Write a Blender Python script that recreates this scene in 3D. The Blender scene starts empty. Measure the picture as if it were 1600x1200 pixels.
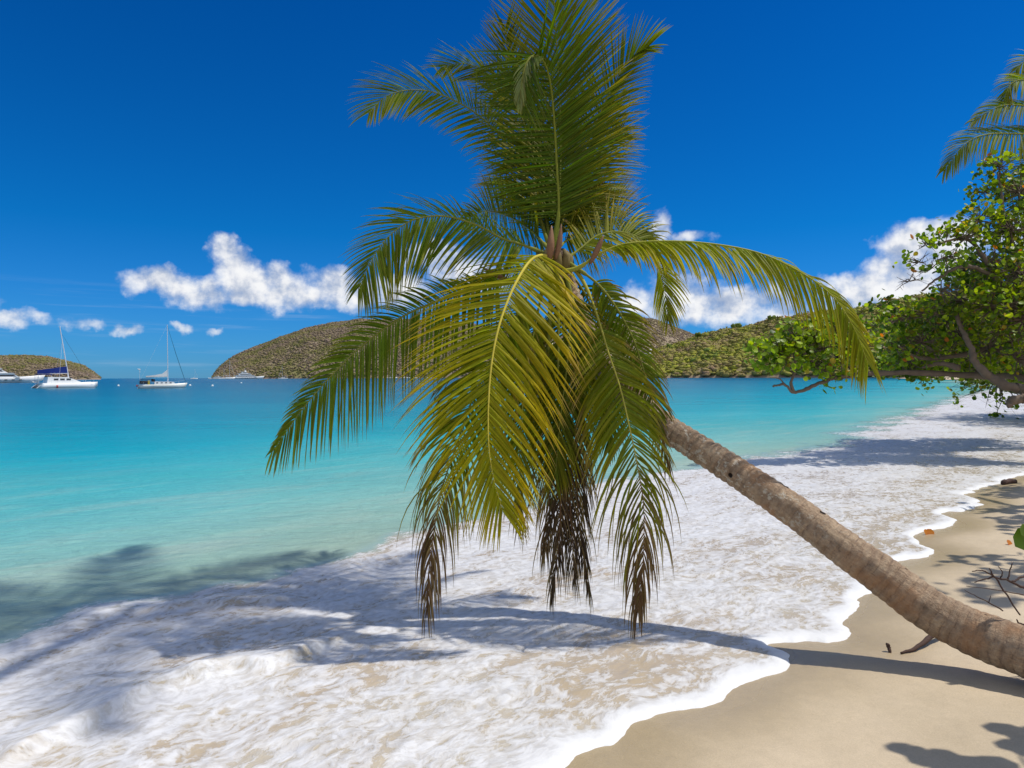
import bpy, math, random
import numpy as np
from mathutils import Vector, Matrix
rnd = random.Random(7)
PI = math.pi
S = bpy.context.scene
C = S.collection

# ------------------------------------------------------------------ camera maths
F = 1066.667; H = 1.8; CX, CY = 800.0, 588.5; ROLL = 0.0045
def P(px, py, d):
    u = (px-CX)/F; v = -(py-CY)/F
    return Vector(((u+ROLL*v)*d, d, H+(v-ROLL*u)*d))
def G(px, py, z=0.0):
    u = (px-CX)/F; v = -(py-CY)/F
    d = (z-H)/(v-ROLL*u)
    return ((u+ROLL*v)*d, d)
def hor(px): return CY-ROLL*(px-CX)

# ------------------------------------------------------------------ helpers
def tag(o, label=None, cat=None, group=None, kind=None):
    if label: o['label'] = label
    if cat: o['category'] = cat
    if group: o['group'] = group
    if kind: o['kind'] = kind
    return o
def empty(name, loc=(0,0,0)):
    o = bpy.data.objects.new(name, None); C.objects.link(o); o.location = loc
    o.empty_display_size = .2
    return o
def from_np(name, V, quads=None, tris=None, mats=(), parent=None, smooth=True, attrs=None, fmat=None):
    """V Nx3 numpy, quads Mx4, tris Kx3"""
    me = bpy.data.meshes.new(name)
    V = np.asarray(V, dtype=np.float32)
    loops = []; starts = []; n = 0; tot = []
    if quads is not None and len(quads):
        q = np.asarray(quads, dtype=np.int32); loops.append(q.ravel())
        starts.append(np.arange(len(q), dtype=np.int32)*4); tot.append(np.full(len(q), 4, np.int32)); n = len(q)*4
    if tris is not None and len(tris):
        t = np.asarray(tris, dtype=np.int32); loops.append(t.ravel())
        starts.append(np.arange(len(t), dtype=np.int32)*3+n); tot.append(np.full(len(t), 3, np.int32))
    loops = np.concatenate(loops); starts = np.concatenate(starts); tot = np.concatenate(tot)
    me.vertices.add(len(V)); me.vertices.foreach_set('co', V.ravel())
    me.loops.add(len(loops)); me.loops.foreach_set('vertex_index', loops)
    me.polygons.add(len(starts)); me.polygons.foreach_set('loop_start', starts); me.polygons.foreach_set('loop_total', tot)
    for m in mats: me.materials.append(m)
    if fmat is not None: me.polygons.foreach_set('material_index', np.asarray(fmat, dtype=np.int32))
    me.update(calc_edges=True); me.validate()
    if smooth: me.polygons.foreach_set('use_smooth', np.ones(len(me.polygons), dtype=bool))
    if attrs:
        for k, a in attrs.items():
            a = np.asarray(a, dtype=np.float32)
            if a.ndim == 1:
                at = me.attributes.new(k, 'FLOAT', 'POINT'); at.data.foreach_set('value', a)
            elif a.shape[1] == 3:
                at = me.attributes.new(k, 'FLOAT_VECTOR', 'POINT'); at.data.foreach_set('vector', a.ravel())
            else:
                at = me.attributes.new(k, 'FLOAT_COLOR', 'POINT'); at.data.foreach_set('color', a.ravel())
    o = bpy.data.objects.new(name, me); C.objects.link(o)
    if parent: o.parent = parent
    return o

class MB:
    """collects polygons for one mesh"""
    def __init__(s): s.v = []; s.f = []; s.c = []
    def add(s, vs, fs, col=None):
        b = len(s.v); s.v += [tuple(x) for x in vs]; s.f += [tuple(b+i for i in f) for f in fs]
        s.c += [col or (1,1,1,1)]*len(vs)
    def box(s, x0, x1, y0, y1, z0, z1, tx=0.0, ty=0.0, col=None):
        vs = [(x0,y0,z0),(x1,y0,z0),(x1,y1,z0),(x0,y1,z0),(x0+tx,y0+ty,z1),(x1-tx,y0+ty,z1),(x1-tx,y1-ty,z1),(x0+tx,y1-ty,z1)]
        s.add(vs, [(3,2,1,0),(4,5,6,7),(0,1,5,4),(1,2,6,5),(2,3,7,6),(3,0,4,7)], col)
    def prism(s, prof, y0, y1, inset=0.0):
        """prof: list of (x,z) counter-clockwise; extruded along y"""
        n = len(prof)
        vs = [(x,y0,z) for x,z in prof]+[(x,y1,z) for x,z in prof]
        fs = [tuple(range(n)), tuple(reversed(range(n,2*n)))]+[(i,i+n,(i+1)%n+n,(i+1)%n) for i in range(n)]
        s.add(vs, fs)
    def tube(s, pts, rad, n=8, col=None, cap=True):
        pts = [Vector(p) for p in pts]; m = len(pts)
        if not hasattr(rad, '__len__'): rad = [rad]*m
        up = None; vs = []
        for i, p in enumerate(pts):
            t = (pts[min(i+1,m-1)]-pts[max(i-1,0)]).normalized()
            if up is None: up = t.orthogonal().normalized()
            up = (up-t*up.dot(t)).normalized(); sd = t.cross(up)
            for k in range(n):
                a = 2*PI*k/n
                vs.append(p+(up*math.cos(a)+sd*math.sin(a))*rad[i])
        fs = [(i*n+k, i*n+(k+1)%n, (i+1)*n+(k+1)%n, (i+1)*n+k) for i in range(m-1) for k in range(n)]
        if cap: fs += [tuple(reversed(range(n))), tuple((m-1)*n+k for k in range(n))]
        s.add(vs, fs, col)
    def build(s, name, mats, parent=None, smooth=False):
        me = bpy.data.meshes.new(name); me.from_pydata(s.v, [], s.f)
        for m in (mats if isinstance(mats, (list,tuple)) else [mats]): me.materials.append(m)
        if smooth: me.polygons.foreach_set('use_smooth', [True]*len(me.polygons))
        at = me.attributes.new('Col', 'FLOAT_COLOR', 'POINT'); at.data.foreach_set('color', [x for c in s.c for x in c])
        o = bpy.data.objects.new(name, me); C.objects.link(o)
        if parent: o.parent = parent
        return o

def catmull(pts, n):
    """resample list of tuples (any dim) with n points per span"""
    pts = [np.array(p, dtype=float) for p in pts]
    p = [2*pts[0]-pts[1]]+pts+[2*pts[-1]-pts[-2]]
    out = []
    for i in range(1, len(p)-2):
        for k in range(n):
            t = k/n; a, b, c, d = p[i-1], p[i], p[i+1], p[i+2]
            out.append(0.5*((2*b)+(-a+c)*t+(2*a-5*b+4*c-d)*t*t+(-a+3*b-3*c+d)*t**3))
    out.append(pts[-1])
    return np.array(out)

# numpy gradient noise
_rs = np.random.RandomState(3)
_perm = np.concatenate([_rs.permutation(512)]*3)
_ga = _rs.rand(512)*2*PI
_gx, _gy = np.cos(_ga), np.sin(_ga)
def pn(x, y):
    xi = np.floor(x).astype(np.int64); yi = np.floor(y).astype(np.int64)
    xf = x-xi; yf = y-yi; xi &= 511; yi &= 511
    u = xf*xf*xf*(xf*(xf*6-15)+10); v = yf*yf*yf*(yf*(yf*6-15)+10)
    def g(ix, iy, fx, fy):
        h = _perm[_perm[ix & 511]+(iy & 511)]
        return _gx[h]*fx+_gy[h]*fy
    a = g(xi, yi, xf, yf); b = g(xi+1, yi, xf-1, yf); c = g(xi, yi+1, xf, yf-1); d = g(xi+1, yi+1, xf-1, yf-1)
    return (a+(b-a)*u)+((c+(d-c)*u)-(a+(b-a)*u))*v
def fbm(x, y, o=4, g=.5):
    r = 0; a = 1.0
    for i in range(o):
        r = r+a*pn(x+17.3*i, y+9.1*i); x = x*2.03; y = y*2.03; a *= g
    return r
def sst(a, b, x):
    t = np.clip((x-a)/(b-a), 0, 1); return t*t*(3-2*t)

# ------------------------------------------------------------------ node helper
class NT:
    def __init__(s, nt): s.nt = nt
    def n(s, typ, ins=None, **kw):
        nd = s.nt.nodes.new(typ)
        for k, v in kw.items(): setattr(nd, k, v)
        if ins:
            for k, v in ins.items():
                sock = nd.inputs[k]
                if isinstance(v, bpy.types.NodeSocket): s.nt.links.new(v, sock)
                else: sock.default_value = v
        return nd
    def m(s, op, a, b=0.0, c=None, clamp=False):
        ins = {0:a, 1:b}
        if c is not None: ins[2] = c
        return s.n('ShaderNodeMath', ins, operation=op, use_clamp=clamp).outputs[0]
    def vm(s, op, a, b=None, out=0, scale=None):
        ins = {0:a}
        if b is not None: ins[1] = b
        if scale is not None: ins['Scale'] = scale
        return s.n('ShaderNodeVectorMath', ins, operation=op).outputs[out]
    def ramp(s, fac, stops, interp='LINEAR'):
        nd = s.n('ShaderNodeValToRGB', {0:fac}); cr = nd.color_ramp; cr.interpolation = interp
        while len(cr.elements) < len(stops): cr.elements.new(.5)
        for e, (p, c) in zip(cr.elements, stops):
            e.position = p; e.color = (*c, 1) if len(c) == 3 else c
        return nd.outputs[0]
    def mix(s, fac, a, b, typ='MIX'):
        nd = s.nt.nodes.new('ShaderNodeMix'); nd.data_type = 'RGBA'; nd.blend_type = typ
        for i, v in ((0,fac),(6,a),(7,b)):
            if isinstance(v, bpy.types.NodeSocket): s.nt.links.new(v, nd.inputs[i])
            else: nd.inputs[i].default_value = v if i == 0 else ((*v,1) if len(v) == 3 else v)
        return nd.outputs[2]
    def ss(s, x, a, b):
        return s.n('ShaderNodeMapRange', {'Value':x,'From Min':a,'From Max':b}, interpolation_type='SMOOTHSTEP').outputs[0]
    def noise(s, vec, scale, detail=4, rough=.5, dist=0.0):
        return s.n('ShaderNodeTexNoise', {'Vector':vec,'Scale':scale,'Detail':detail,'Roughness':rough,'Distortion':dist}).outputs[0]
    def attr(s, name, out=2): return s.n('ShaderNodeAttribute', attribute_name=name).outputs[out]

def newmat(name):
    m = bpy.data.materials.new(name); m.use_nodes = True; nt = m.node_tree; nt.nodes.clear()
    t = NT(nt); out = nt.nodes.new('ShaderNodeOutputMaterial')
    return m, t, out
def pbr(name, col, rough=.5, spec=.5, var=.15, scale=6.0, bump=0.0, bscale=20.0, metal=0.0, attr=False):
    m, t, out = newmat(name)
    co = t.n('ShaderNodeTexCoord').outputs['Object']
    nz = t.noise(co, scale, 5, .6)
    k = t.m('MULTIPLY_ADD', t.m('SUBTRACT', nz, .5), 2*var, 1.0)
    base = t.attr('Col', 0) if attr else None
    rgb = t.n('ShaderNodeRGB'); rgb.outputs[0].default_value = (*col,1)
    c = t.vm('SCALE', base if attr else rgb.outputs[0], scale=k)
    ins = {'Base Color':c,'Roughness':rough,'Specular IOR Level':spec,'Metallic':metal}
    if bump:
        b = t.n('ShaderNodeBump', {'Height':t.noise(co, bscale, 5, .6),'Strength':bump,'Distance':.01}); ins['Normal'] = b.outputs[0]
    p = t.n('ShaderNodeBsdfPrincipled', ins)
    t.nt.links.new(p.outputs[0], out.inputs[0])
    return m

# ------------------------------------------------------------------ camera, sun, sky
cam = bpy.data.cameras.new('camera'); co = bpy.data.objects.new('camera', cam); C.objects.link(co)
cam.sensor_width = 36; cam.lens = 24; cam.clip_start = .05; cam.clip_end = 60000
cam.shift_y = -(600-CY)/1600
cx = Vector((1,0,-ROLL)).normalized(); cz = Vector((0,-1,0)); cy = cz.cross(cx)
M = Matrix((cx, cy, cz)).transposed().to_4x4(); M.translation = Vector((0,0,H)); co.matrix_world = M
S.camera = co
SUN = Vector((0.52, 0.06, 1.0)).normalized()
sl = bpy.data.lights.new('sun', 'SUN'); so = bpy.data.objects.new('sun', sl); C.objects.link(so)
sl.energy = 4.1; sl.angle = math.radians(.9); sl.color = (1.0,.955,.88)
so.rotation_euler = SUN.to_track_quat('Z', 'Y').to_euler()
S.view_settings.view_transform = 'Standard'; S.view_settings.look = 'None'; S.view_settings.exposure = 0; S.view_settings.gamma = 1

CLOUDS = [  # px, py, rx, ry, weight
 (350,385,22,20,1),(368,412,36,26,1),(402,434,50,26,1.1),(440,458,48,24,1.1),(390,458,40,16,1),(520,445,42,24,1),(476,462,40,16,1),(565,458,50,20,1),
 (622,455,46,28,1.1),(240,446,44,20,.9),(303,458,50,22,1),(212,440,20,12,.6),
 (680,402,50,24,.85),(722,420,50,24,.9),(765,440,30,18,.7),
 (12,505,34,13,.8),(60,500,20,8,.5),(200,517,20,8,.75),(288,519,15,6,.65),(333,516,11,6,.5),(125,508,25,5,.3),
 (1035,352,15,22,.8),(1075,370,32,9,.6),(1006,475,50,22,.85),(1062,466,60,36,1),(1130,480,70,30,1.1),(1185,468,50,24,1),(1225,490,50,20,.9),
 (1342,452,60,28,1.1),(1400,440,60,42,1.15),(1430,384,45,30,1.1),(1464,360,36,18,1),(1388,376,20,10,.5),(1490,400,60,50,1),(1290,480,50,18,.8),
 (1620,360,60,40,.9),(1750,420,90,50,1),(-90,470,70,22,.9),(-230,440,90,30,1)]
W = bpy.data.worlds.new('World'); S.world = W; W.use_nodes = True; W.node_tree.nodes.clear()
t = NT(W.node_tree)
sky = t.n('ShaderNodeTexSky', sky_type='NISHITA', sun_disc=False, sun_elevation=math.asin(SUN.z), sun_rotation=math.atan2(SUN.x, SUN.y), altitude=0, air_density=1.0, dust_density=.15, ozone_density=3.0)
D = t.n('ShaderNodeTexCoord').outputs['Generated']
sp = t.n('ShaderNodeSeparateXYZ', {0:D})
az = t.m('ARCTAN2', sp.outputs[0], sp.outputs[1])
hl = t.m('SQRT', t.m('ADD', t.m('MULTIPLY', sp.outputs[0], sp.outputs[0]), t.m('MULTIPLY', sp.outputs[1], sp.outputs[1])))
el = t.m('ARCTAN2', sp.outputs[2], hl)
ae = t.n('ShaderNodeCombineXYZ', {0:az, 1:el, 2:0.0}).outputs[0]
wv = t.vm('SCALE', t.vm('SUBTRACT', t.n('ShaderNodeTexNoise', {'Vector':ae,'Scale':14.0,'Detail':5.0,'Roughness':.6}).outputs[1], (.5,.5,.5)), scale=.055)
aw = t.vm('ADD', ae, wv)
acc = None
for (px, py, rx, ry, w) in CLOUDS:
    d = P(px, py, 1)-Vector((0,0,H)); a0 = math.atan2(d.x, d.y); hh = math.hypot(d.x, d.y); e0 = math.atan2(d.z, hh)
    kx = 1/(rx/F/(1+(d.x/d.y)**2)); ky = 1/(ry/F/hh)
    q = t.vm('MULTIPLY', t.vm('SUBTRACT', aw, (a0, e0, 0)), (kx*.76, ky*.74, 0))
    q = t.vm('DOT_PRODUCT', q, q, out=1)
    v = t.m('MULTIPLY', t.m('SUBTRACT', 1.0, q), w)
    acc = v if acc is None else t.m('SMOOTH_MAX', acc, v, .35)
acc = t.m('MAXIMUM', acc, -2.0)
n1 = t.noise(ae, 27.0, 9, .57)
au = t.vm('ADD', ae, (.008, .014, 0))
n2 = t.noise(au, 27.0, 9, .57)
dens = t.m('ADD', acc, t.m('MULTIPLY', t.m('SUBTRACT', n1, .5), 2.4))
alpha = t.ss(dens, -.15, 1.15)
rel = t.m('MULTIPLY', t.m('SUBTRACT', n1, n2), 2.0)                # relief: lit towards the sun
low = t.noise(t.vm('MULTIPLY', ae, (1,1.6,1)), 20.0, 2, .5)
shade = t.m('ADD', t.m('ADD', .70, rel), t.m('MULTIPLY', t.m('SUBTRACT', low, .5), 1.0), clamp=True)
ccol = t.ramp(shade, [(0,(.30,.38,.55)),(.45,(.52,.58,.70)),(.8,(.86,.87,.90)),(1,(.97,.97,.97))])
pol = t.ramp(el, [(0,(.12,.41,.94)),(.05,(.09,.41,.91)),(.2,(.014,.39,.82)),(.5,(.003,.32,.77)),(.64,(.01,.33,.77)),(.95,(.85,.95,1.2))])  # last stop brightens the unseen overhead sky, so skylight fills the shadows
pol = t.mix(t.ss(sp.outputs[1], .1, -.35), pol, (1.0,1.05,1.2))       # sky behind the view left untinted and brighter, to lift the shade
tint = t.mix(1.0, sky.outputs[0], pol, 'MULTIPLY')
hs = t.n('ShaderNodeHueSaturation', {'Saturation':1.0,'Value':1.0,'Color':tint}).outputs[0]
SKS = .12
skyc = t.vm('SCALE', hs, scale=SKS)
# thin streaks low over the horizon
st = t.noise(t.vm('MULTIPLY', ae, (3,60,1)), 1.6, 5, .6)
stm = t.m('MULTIPLY', t.ss(st, .5, .75), t.m('MULTIPLY', t.ss(el, .0, .02), t.m('SUBTRACT', 1.0, t.ss(el, .07, .14))))
skyc = t.mix(t.m('MULTIPLY', stm, .22), skyc, (.5,.62,.78))
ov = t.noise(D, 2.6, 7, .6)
ovm = t.m('MULTIPLY', t.ss(ov, .46, .60), t.m('MAXIMUM', t.ss(el, .72, .95), t.m('MULTIPLY', t.ss(sp.outputs[1], -.15, -.45), t.ss(el, .03, .12))))  # unseen clouds overhead and behind the view, added to whiten the ambient light
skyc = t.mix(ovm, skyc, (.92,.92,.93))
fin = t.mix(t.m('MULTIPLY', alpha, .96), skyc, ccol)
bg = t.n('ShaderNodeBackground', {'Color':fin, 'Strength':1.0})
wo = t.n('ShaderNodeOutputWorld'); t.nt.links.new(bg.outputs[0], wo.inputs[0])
W.cycles.sampling_method = 'MANUAL'; W.cycles.sample_map_resolution = 512

# ------------------------------------------------------------------ shoreline
sh_px = [(870,1200),(905,1178),(960,1165),(978,1150),(990,1128),(1040,1113),(1110,1100),(1180,1060),(1222,1042),(1226,1022),(1200,1008),(1250,1003),(1315,1000),(1325,990),(1310,972),(1322,955),(1350,935),(1362,922),(1352,908),(1345,896),(1390,884),(1438,874),(1458,862),(1430,850),(1424,838),(1470,826),(1490,818),(1480,806),(1515,793),(1530,784),(1512,772),(1540,760),(1580,748),(1625,738),(1700,715),(1740,690),(1740,660),(1700,632),(1660,615),(1620,606),(1570,600),(1540,597),(1500,594.5),(1450,592.3),(1390,591)]
shore = [(-9,-14),(-5.5,-6),(-3.4,-2),(-2.0,.4),(-1.0,1.6),(-.35,2.45)]+[G(*p) for p in sh_px]
SH = np.concatenate([catmull(shore, 5), np.array([(300,440),(330,560),(300,640),(330,900),(900,3000),(9000,30000)], float)])
fo_px = [(-250,1110),(-100,1050),(0,1008),(60,975),(130,952),(250,938),(330,925),(410,910),(470,890),(560,865),(640,838),(760,812),(880,772),(1000,742),(1080,728),(1160,716),(1230,706),(1310,690),(1350,668),(1400,650),(1450,635),(1500,618),(1555,607),(1600,603),(1640,601)]
fo = [(-14,-8),(-8,0)]+[G(*p) for p in fo_px]
FO = np.concatenate([catmull(fo, 4), np.array([(180,250),(320,600),(4000,8000)], float)])
def sdist(X, Y, poly):
    """signed distance, + on the left (sea) side of the polyline; also arclength"""
    A = poly[:-1]; B = poly[1:]; E = B-A; L2 = (E**2).sum(1); L = np.sqrt(L2); cum = np.concatenate([[0], np.cumsum(L)])[:-1]
    s = np.empty(X.shape); tt = np.empty(X.shape)
    xr = X.ravel(); yr = Y.ravel(); s = s.ravel(); tt = tt.ravel(); ch = 20000
    for i in range(0, len(xr), ch):
        x = xr[i:i+ch, None]; y = yr[i:i+ch, None]
        dx = x-A[None,:,0]; dy = y-A[None,:,1]
        k = np.clip((dx*E[:,0]+dy*E[:,1])/L2, 0, 1)
        qx = dx-k*E[:,0]; qy = dy-k*E[:,1]; d2 = qx*qx+qy*qy
        j = d2.argmin(1); r = np.arange(len(j))
        sg = np.sign(E[j,0]*dy[r,j]-E[j,1]*dx[r,j]); sg[sg == 0] = 1
        s[i:i+ch] = sg*np.sqrt(d2[r,j]); tt[i:i+ch] = cum[j]+k[r,j]*L[j]
    return s.reshape(X.shape), tt.reshape(X.shape)
def sand_z(s):
    return np.where(s > 0, -np.minimum(.045*s, 4.0), np.minimum(-s, 6)*.075+np.clip(-s-6, 0, 60)*.03)
def ground_at(x, y):
    s, _ = sdist(np.array([float(x)]), np.array([float(y)]), SH); return float(sand_z(s)[0])

def polar(rs, az0, az1, na):
    a = np.radians(np.linspace(az0, az1, na))
    R, A = np.meshgrid(rs, a, indexing='ij')
    X = R*np.sin(A); Y = R*np.cos(A)
    nr = len(rs); i = np.arange(nr*na).reshape(nr, na)
    q = np.stack([i[:-1,:-1], i[:-1,1:], i[1:,1:], i[1:,:-1]], -1).reshape(-1, 4)
    return X, Y, R, q

# ------------------------------------------------------------------ beach
rs = [.3]
while rs[-1] < 120: rs.append(rs[-1]*1.012)
while rs[-1] < 30000: rs.append(rs[-1]*1.06)
X, Y, R, q = polar(np.array(rs), -180, 180, 721)
s, tt = sdist(X, Y, SH)
Z = sand_z(s)+ .012*fbm(X*.8, Y*.8, 3)*np.clip(-s, 0, 1)+.004*fbm(X*5, Y*5, 3)*np.clip(-s*2, 0, 1)
m, t, out = newmat('beach_sand')
pos = t.n('ShaderNodeNewGeometry').outputs[0]
off = t.attr('off')
wet = t.m('SUBTRACT', 1.0, t.ss(t.m('ADD', t.m('MULTIPLY', off, -1.0), t.m('MULTIPLY', t.m('SUBTRACT', t.noise(pos, 1.3, 4), .5), .5)), .05, .75))
n = t.noise(pos, 1.1, 6, .6); nf = t.noise(pos, 160.0, 3, .6); nm = t.noise(t.vm('MULTIPLY', pos, (1,1,1)), 14, 5, .65)
dry = t.ramp(n, [(.3,(.43,.345,.23)),(.7,(.53,.43,.30))])
c = t.mix(wet, dry, (.36,.28,.165))
c = t.vm('SCALE', c, scale=t.m('MULTIPLY_ADD', t.m('SUBTRACT', nf, .5), .55, 1.0))
c = t.vm('SCALE', c, scale=t.m('MULTIPLY_ADD', t.m('SUBTRACT', nm, .5), .25, 1.0))
rough = t.m('MULTIPLY_ADD', wet, -.58, .85)
bm = t.n('ShaderNodeBump', {'Height':t.m('ADD', nf, t.m('MULTIPLY', nm, 1.5)),'Strength':.35,'Distance':.004})
p = t.n('ShaderNodeBsdfPrincipled', {'Base Color':c,'Roughness':rough,'Specular IOR Level':.35,'Normal':bm.outputs[0]})
t.nt.links.new(p.outputs[0], out.inputs[0])
o = from_np('beach', np.stack([X,Y,Z],-1).reshape(-1,3), q, mats=[m], attrs={'off':s.ravel()})
tag(o, 'smooth pale sand beach sloping into the turquoise bay', 'beach', kind='structure')

# ------------------------------------------------------------------ sea with foam
rs = [1.2]
while rs[-1] < 22: rs.append(rs[-1]*1.0045)
while rs[-1] < 120: rs.append(rs[-1]*1.009)
while rs[-1] < 40000: rs.append(rs[-1]*1.03)
X, Y, R, q = polar(np.array(rs), -62, 62, 960)
s, tt = sdist(X, Y, SH)
s = s+.05*fbm(X*2.2, Y*2.2, 3)*np.clip(R/3, .5, 4)+.012*fbm(X*14, Y*14, 2)*(R < 30)
g, _ = sdist(X, Y, FO)                # + = open water beyond the foam
gn = g+ (.35*fbm(X*.55+5, Y*.55, 4)+.12*fbm(X*2.5, Y*2.5, 3))*np.clip(R/6, .6, 3)
foam = 1-sst(-.35, .25, gn/np.clip(R/7, .6, 4))
# wave ridges running through the wash, roughly along the shore
rid_px = [(-60,1235),(40,1190),(120,1150),(190,1112),(250,1082),(330,1062),(430,1045),(520,1010),(600,985)]
RD = catmull([G(*p) for p in rid_px], 6)
r1, rt = sdist(X, Y, RD)
RD2 = catmull([G(*p) for p in [(0,1045),(70,1010),(140,975),(260,955),(420,945)]], 6)
r2, _ = sdist(X, Y, RD2)
def ridge(r, h, wf, wb): return h*np.where(r < 0, np.exp(-(r/wf)**2), np.exp(-(r/wb)**2))
Z = .03*(1-np.exp(-np.maximum(s, 0)/.035))
Z = np.where(s > 0, Z, s*.8)
inn = sst(0, .5, s)*np.exp(-R/40)
u1 = (X+Y)*.7071; v1 = (Y-X)*.7071     # along / across the shore
Z += inn*foam*(.020*fbm(u1*1.3+.5*v1, v1*2.4, 4)+.010*fbm(u1*5, v1*8, 3))
Z += inn*(ridge(r1+.05*fbm(X*3, Y*3, 3), .08, .055, .2)*(1+.5*pn(rt*2.5, rt*0))*sst(0, .8, rt.max()-rt)*sst(0, .3, rt)+ridge(r2+.05*fbm(X*3+9, Y*3, 3), .03, .06, .2))
# curling lip of the wavelet
cxp, cyp = G(305, 1072); dd = ((X-cxp)*.8+(Y-cyp)*.6); ee = (-(X-cxp)*.6+(Y-cyp)*.8)
Z += .06*np.exp(-(dd/.12)**2-(ee/.05)**2)+.03*np.exp(-((dd+.16)/.1)**2-((ee+.06)/.05)**2)
open_ = (1-foam)*inn
Z += open_*(.012*fbm(u1*.9, v1*2.2, 3)+.006*pn(u1*4, v1*7))
Z += (1-foam)*(1-np.exp(-R/25))*.02*pn(X*.35, Y*.8)*(R < 200)
dep = np.maximum(s, 0)+np.clip(R-230, 0, None)*.6
sea_st = np.stack([u1, v1, np.zeros_like(u1)], -1).reshape(-1, 3)
m, t, out = newmat('sea_water')
pos = t.n('ShaderNodeNewGeometry').outputs[0]
st = t.attr('st', 1); off = t.attr('off'); fm = t.attr('foam'); dp = t.attr('dep')
ldp = t.m('LOGARITHM', t.m('ADD', t.m('MULTIPLY', dp, t.m('MULTIPLY_ADD', t.noise(pos, .12, 3, .5), .6, .7)), 1.0), 10.0)
x = t.m('DIVIDE', ldp, 3.2)
wc = t.ramp(x, [(.14,(.24,.28,.24)),(.22,(.27,.38,.31)),(.28,(.17,.41,.38)),(.33,(.055,.37,.385)),(.39,(.004,.29,.355)),(.46,(.0,.21,.29)),(.54,(.0,.15,.235)),(.64,(.0,.11,.185)),(.78,(.0,.08,.15))])
big = t.noise(t.vm('MULTIPLY', pos, (.03,.09,1)), 1.0, 4, .6)
wc = t.vm('SCALE', wc, scale=t.m('MULTIPLY_ADD', t.m('SUBTRACT', big, .5), .5, 1.0))
# milky streaks of stirred sand
milk = t.noise(t.vm('MULTIPLY', st, (.25,1.1,1)), 1.0, 5, .6, .6)
mk = t.m('MULTIPLY', t.ss(milk, .45, .75), t.m('SUBTRACT', 1.0, t.ss(x, .2, .42)))
wc = t.mix(t.m('MULTIPLY', mk, .5), wc, (.42,.46,.38))
rip = t.noise(t.vm('MULTIPLY', pos, (1,2.2,1)), 3.2, 6, .62, .4)
rip2 = t.noise(t.vm('MULTIPLY', pos, (.25,.6,1)), 1.0, 6, .65, .2)
bw = t.n('ShaderNodeBump', {'Height':t.m('ADD', t.m('MULTIPLY', rip, .5), t.m('MULTIPLY', rip2, 2.2)),'Strength':.8,'Distance':.15})
water = t.n('ShaderNodeBsdfPrincipled', {'Base Color':wc,'Roughness':.22,'IOR':1.2,'Specular IOR Level':.12,'Normal':bw.outputs[0]})
# foam lace
wrp = t.vm('SCALE', t.vm('SUBTRACT', t.n('ShaderNodeTexNoise', {'Vector':st,'Scale':1.7,'Detail':3.0}).outputs[1], (.5,.5,.5)), scale=.40)
fst = t.vm('ADD', st, wrp)
a1 = t.noise(t.vm('MULTIPLY', fst, (1.0,1.7,1)), 4.6, 8, .60, .15)
a2 = t.noise(t.vm('MULTIPLY', fst, (1.0,1.5,1)), 15.0, 6, .62, .3)
a3 = t.noise(t.vm('MULTIPLY', fst, (1.0,2.0,1)), .7, 3, .5)
dn = t.m('ADD', t.m('ADD', t.m('MULTIPLY', a1, .55), t.m('MULTIPLY', a2, .45)), t.m('MULTIPLY', t.m('SUBTRACT', a3, .5), .35))
edge = t.m('SUBTRACT', 1.0, t.ss(t.m('ADD', off, t.m('MULTIPLY', t.m('SUBTRACT', a1, .5), .16)), .03, .16))
dn = t.m('ADD', dn, t.m('MULTIPLY', edge, .3))
dn = t.m('ADD', dn, t.m('MULTIPLY', t.m('SUBTRACT', fm, 1.0), .30))
dn = t.m('ADD', dn, t.m('MULTIPLY_ADD', t.ss(off, .6, 3.0), .052, -.040))
vst = t.vm('ADD', fst, t.vm('SCALE', t.vm('SUBTRACT', t.n('ShaderNodeTexNoise', {'Vector':st,'Scale':6.0,'Detail':3.0}).outputs[1], (.5,.5,.5)), scale=.22))
vor = t.n('ShaderNodeTexVoronoi', {'Vector':t.vm('MULTIPLY', vst, (1,1.7,1)),'Scale':7.0}, feature='DISTANCE_TO_EDGE').outputs[0]
vor2 = t.n('ShaderNodeTexVoronoi', {'Vector':t.vm('MULTIPLY', vst, (1,1.5,1)),'Scale':19.0}, feature='DISTANCE_TO_EDGE').outputs[0]
lines = t.m('MAXIMUM', t.m('SUBTRACT', 1.0, t.ss(vor, .01, .10)), t.m('MULTIPLY', t.m('SUBTRACT', 1.0, t.ss(vor2, .02, .16)), .6))
veil = t.m('ADD', t.m('MULTIPLY', t.ss(dn, .405, .452), .66), t.m('MULTIPLY', t.ss(dn, .44, .57), .34))
veil = t.m('MAXIMUM', veil, t.m('MULTIPLY', lines, t.m('MULTIPLY', t.ss(dn, .34, .44), .62)))
veil = t.m('MULTIPLY', t.m('MAXIMUM', veil, t.m('MULTIPLY', edge, .97)), t.ss(fm, .02, .3))
hole = t.mix(t.ss(a3, .4, .6), (.43,.35,.245), (.48,.42,.32))
hmix = t.mix(t.ss(fm, .45, .95), wc, hole)
wcol = t.mix(veil, hmix, t.mix(edge, t.mix(t.ss(a2, .35, .62), (.51,.50,.49), (.64,.635,.63)), (.70,.70,.69)))
fine = t.noise(fst, 60, 5, .6)
fb = t.n('ShaderNodeBump', {'Height':t.m('ADD', t.m('MULTIPLY', veil, .55), t.m('ADD', t.m('MULTIPLY', a2, .6), t.m('MULTIPLY', fine, .16))),'Strength':.38,'Distance':.02})
wash = t.n('ShaderNodeBsdfPrincipled', {'Base Color':wcol,'Roughness':t.m('MULTIPLY_ADD', veil, .35, .14),'IOR':1.33,'Specular IOR Level':.4,'Normal':fb.outputs[0]})
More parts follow.
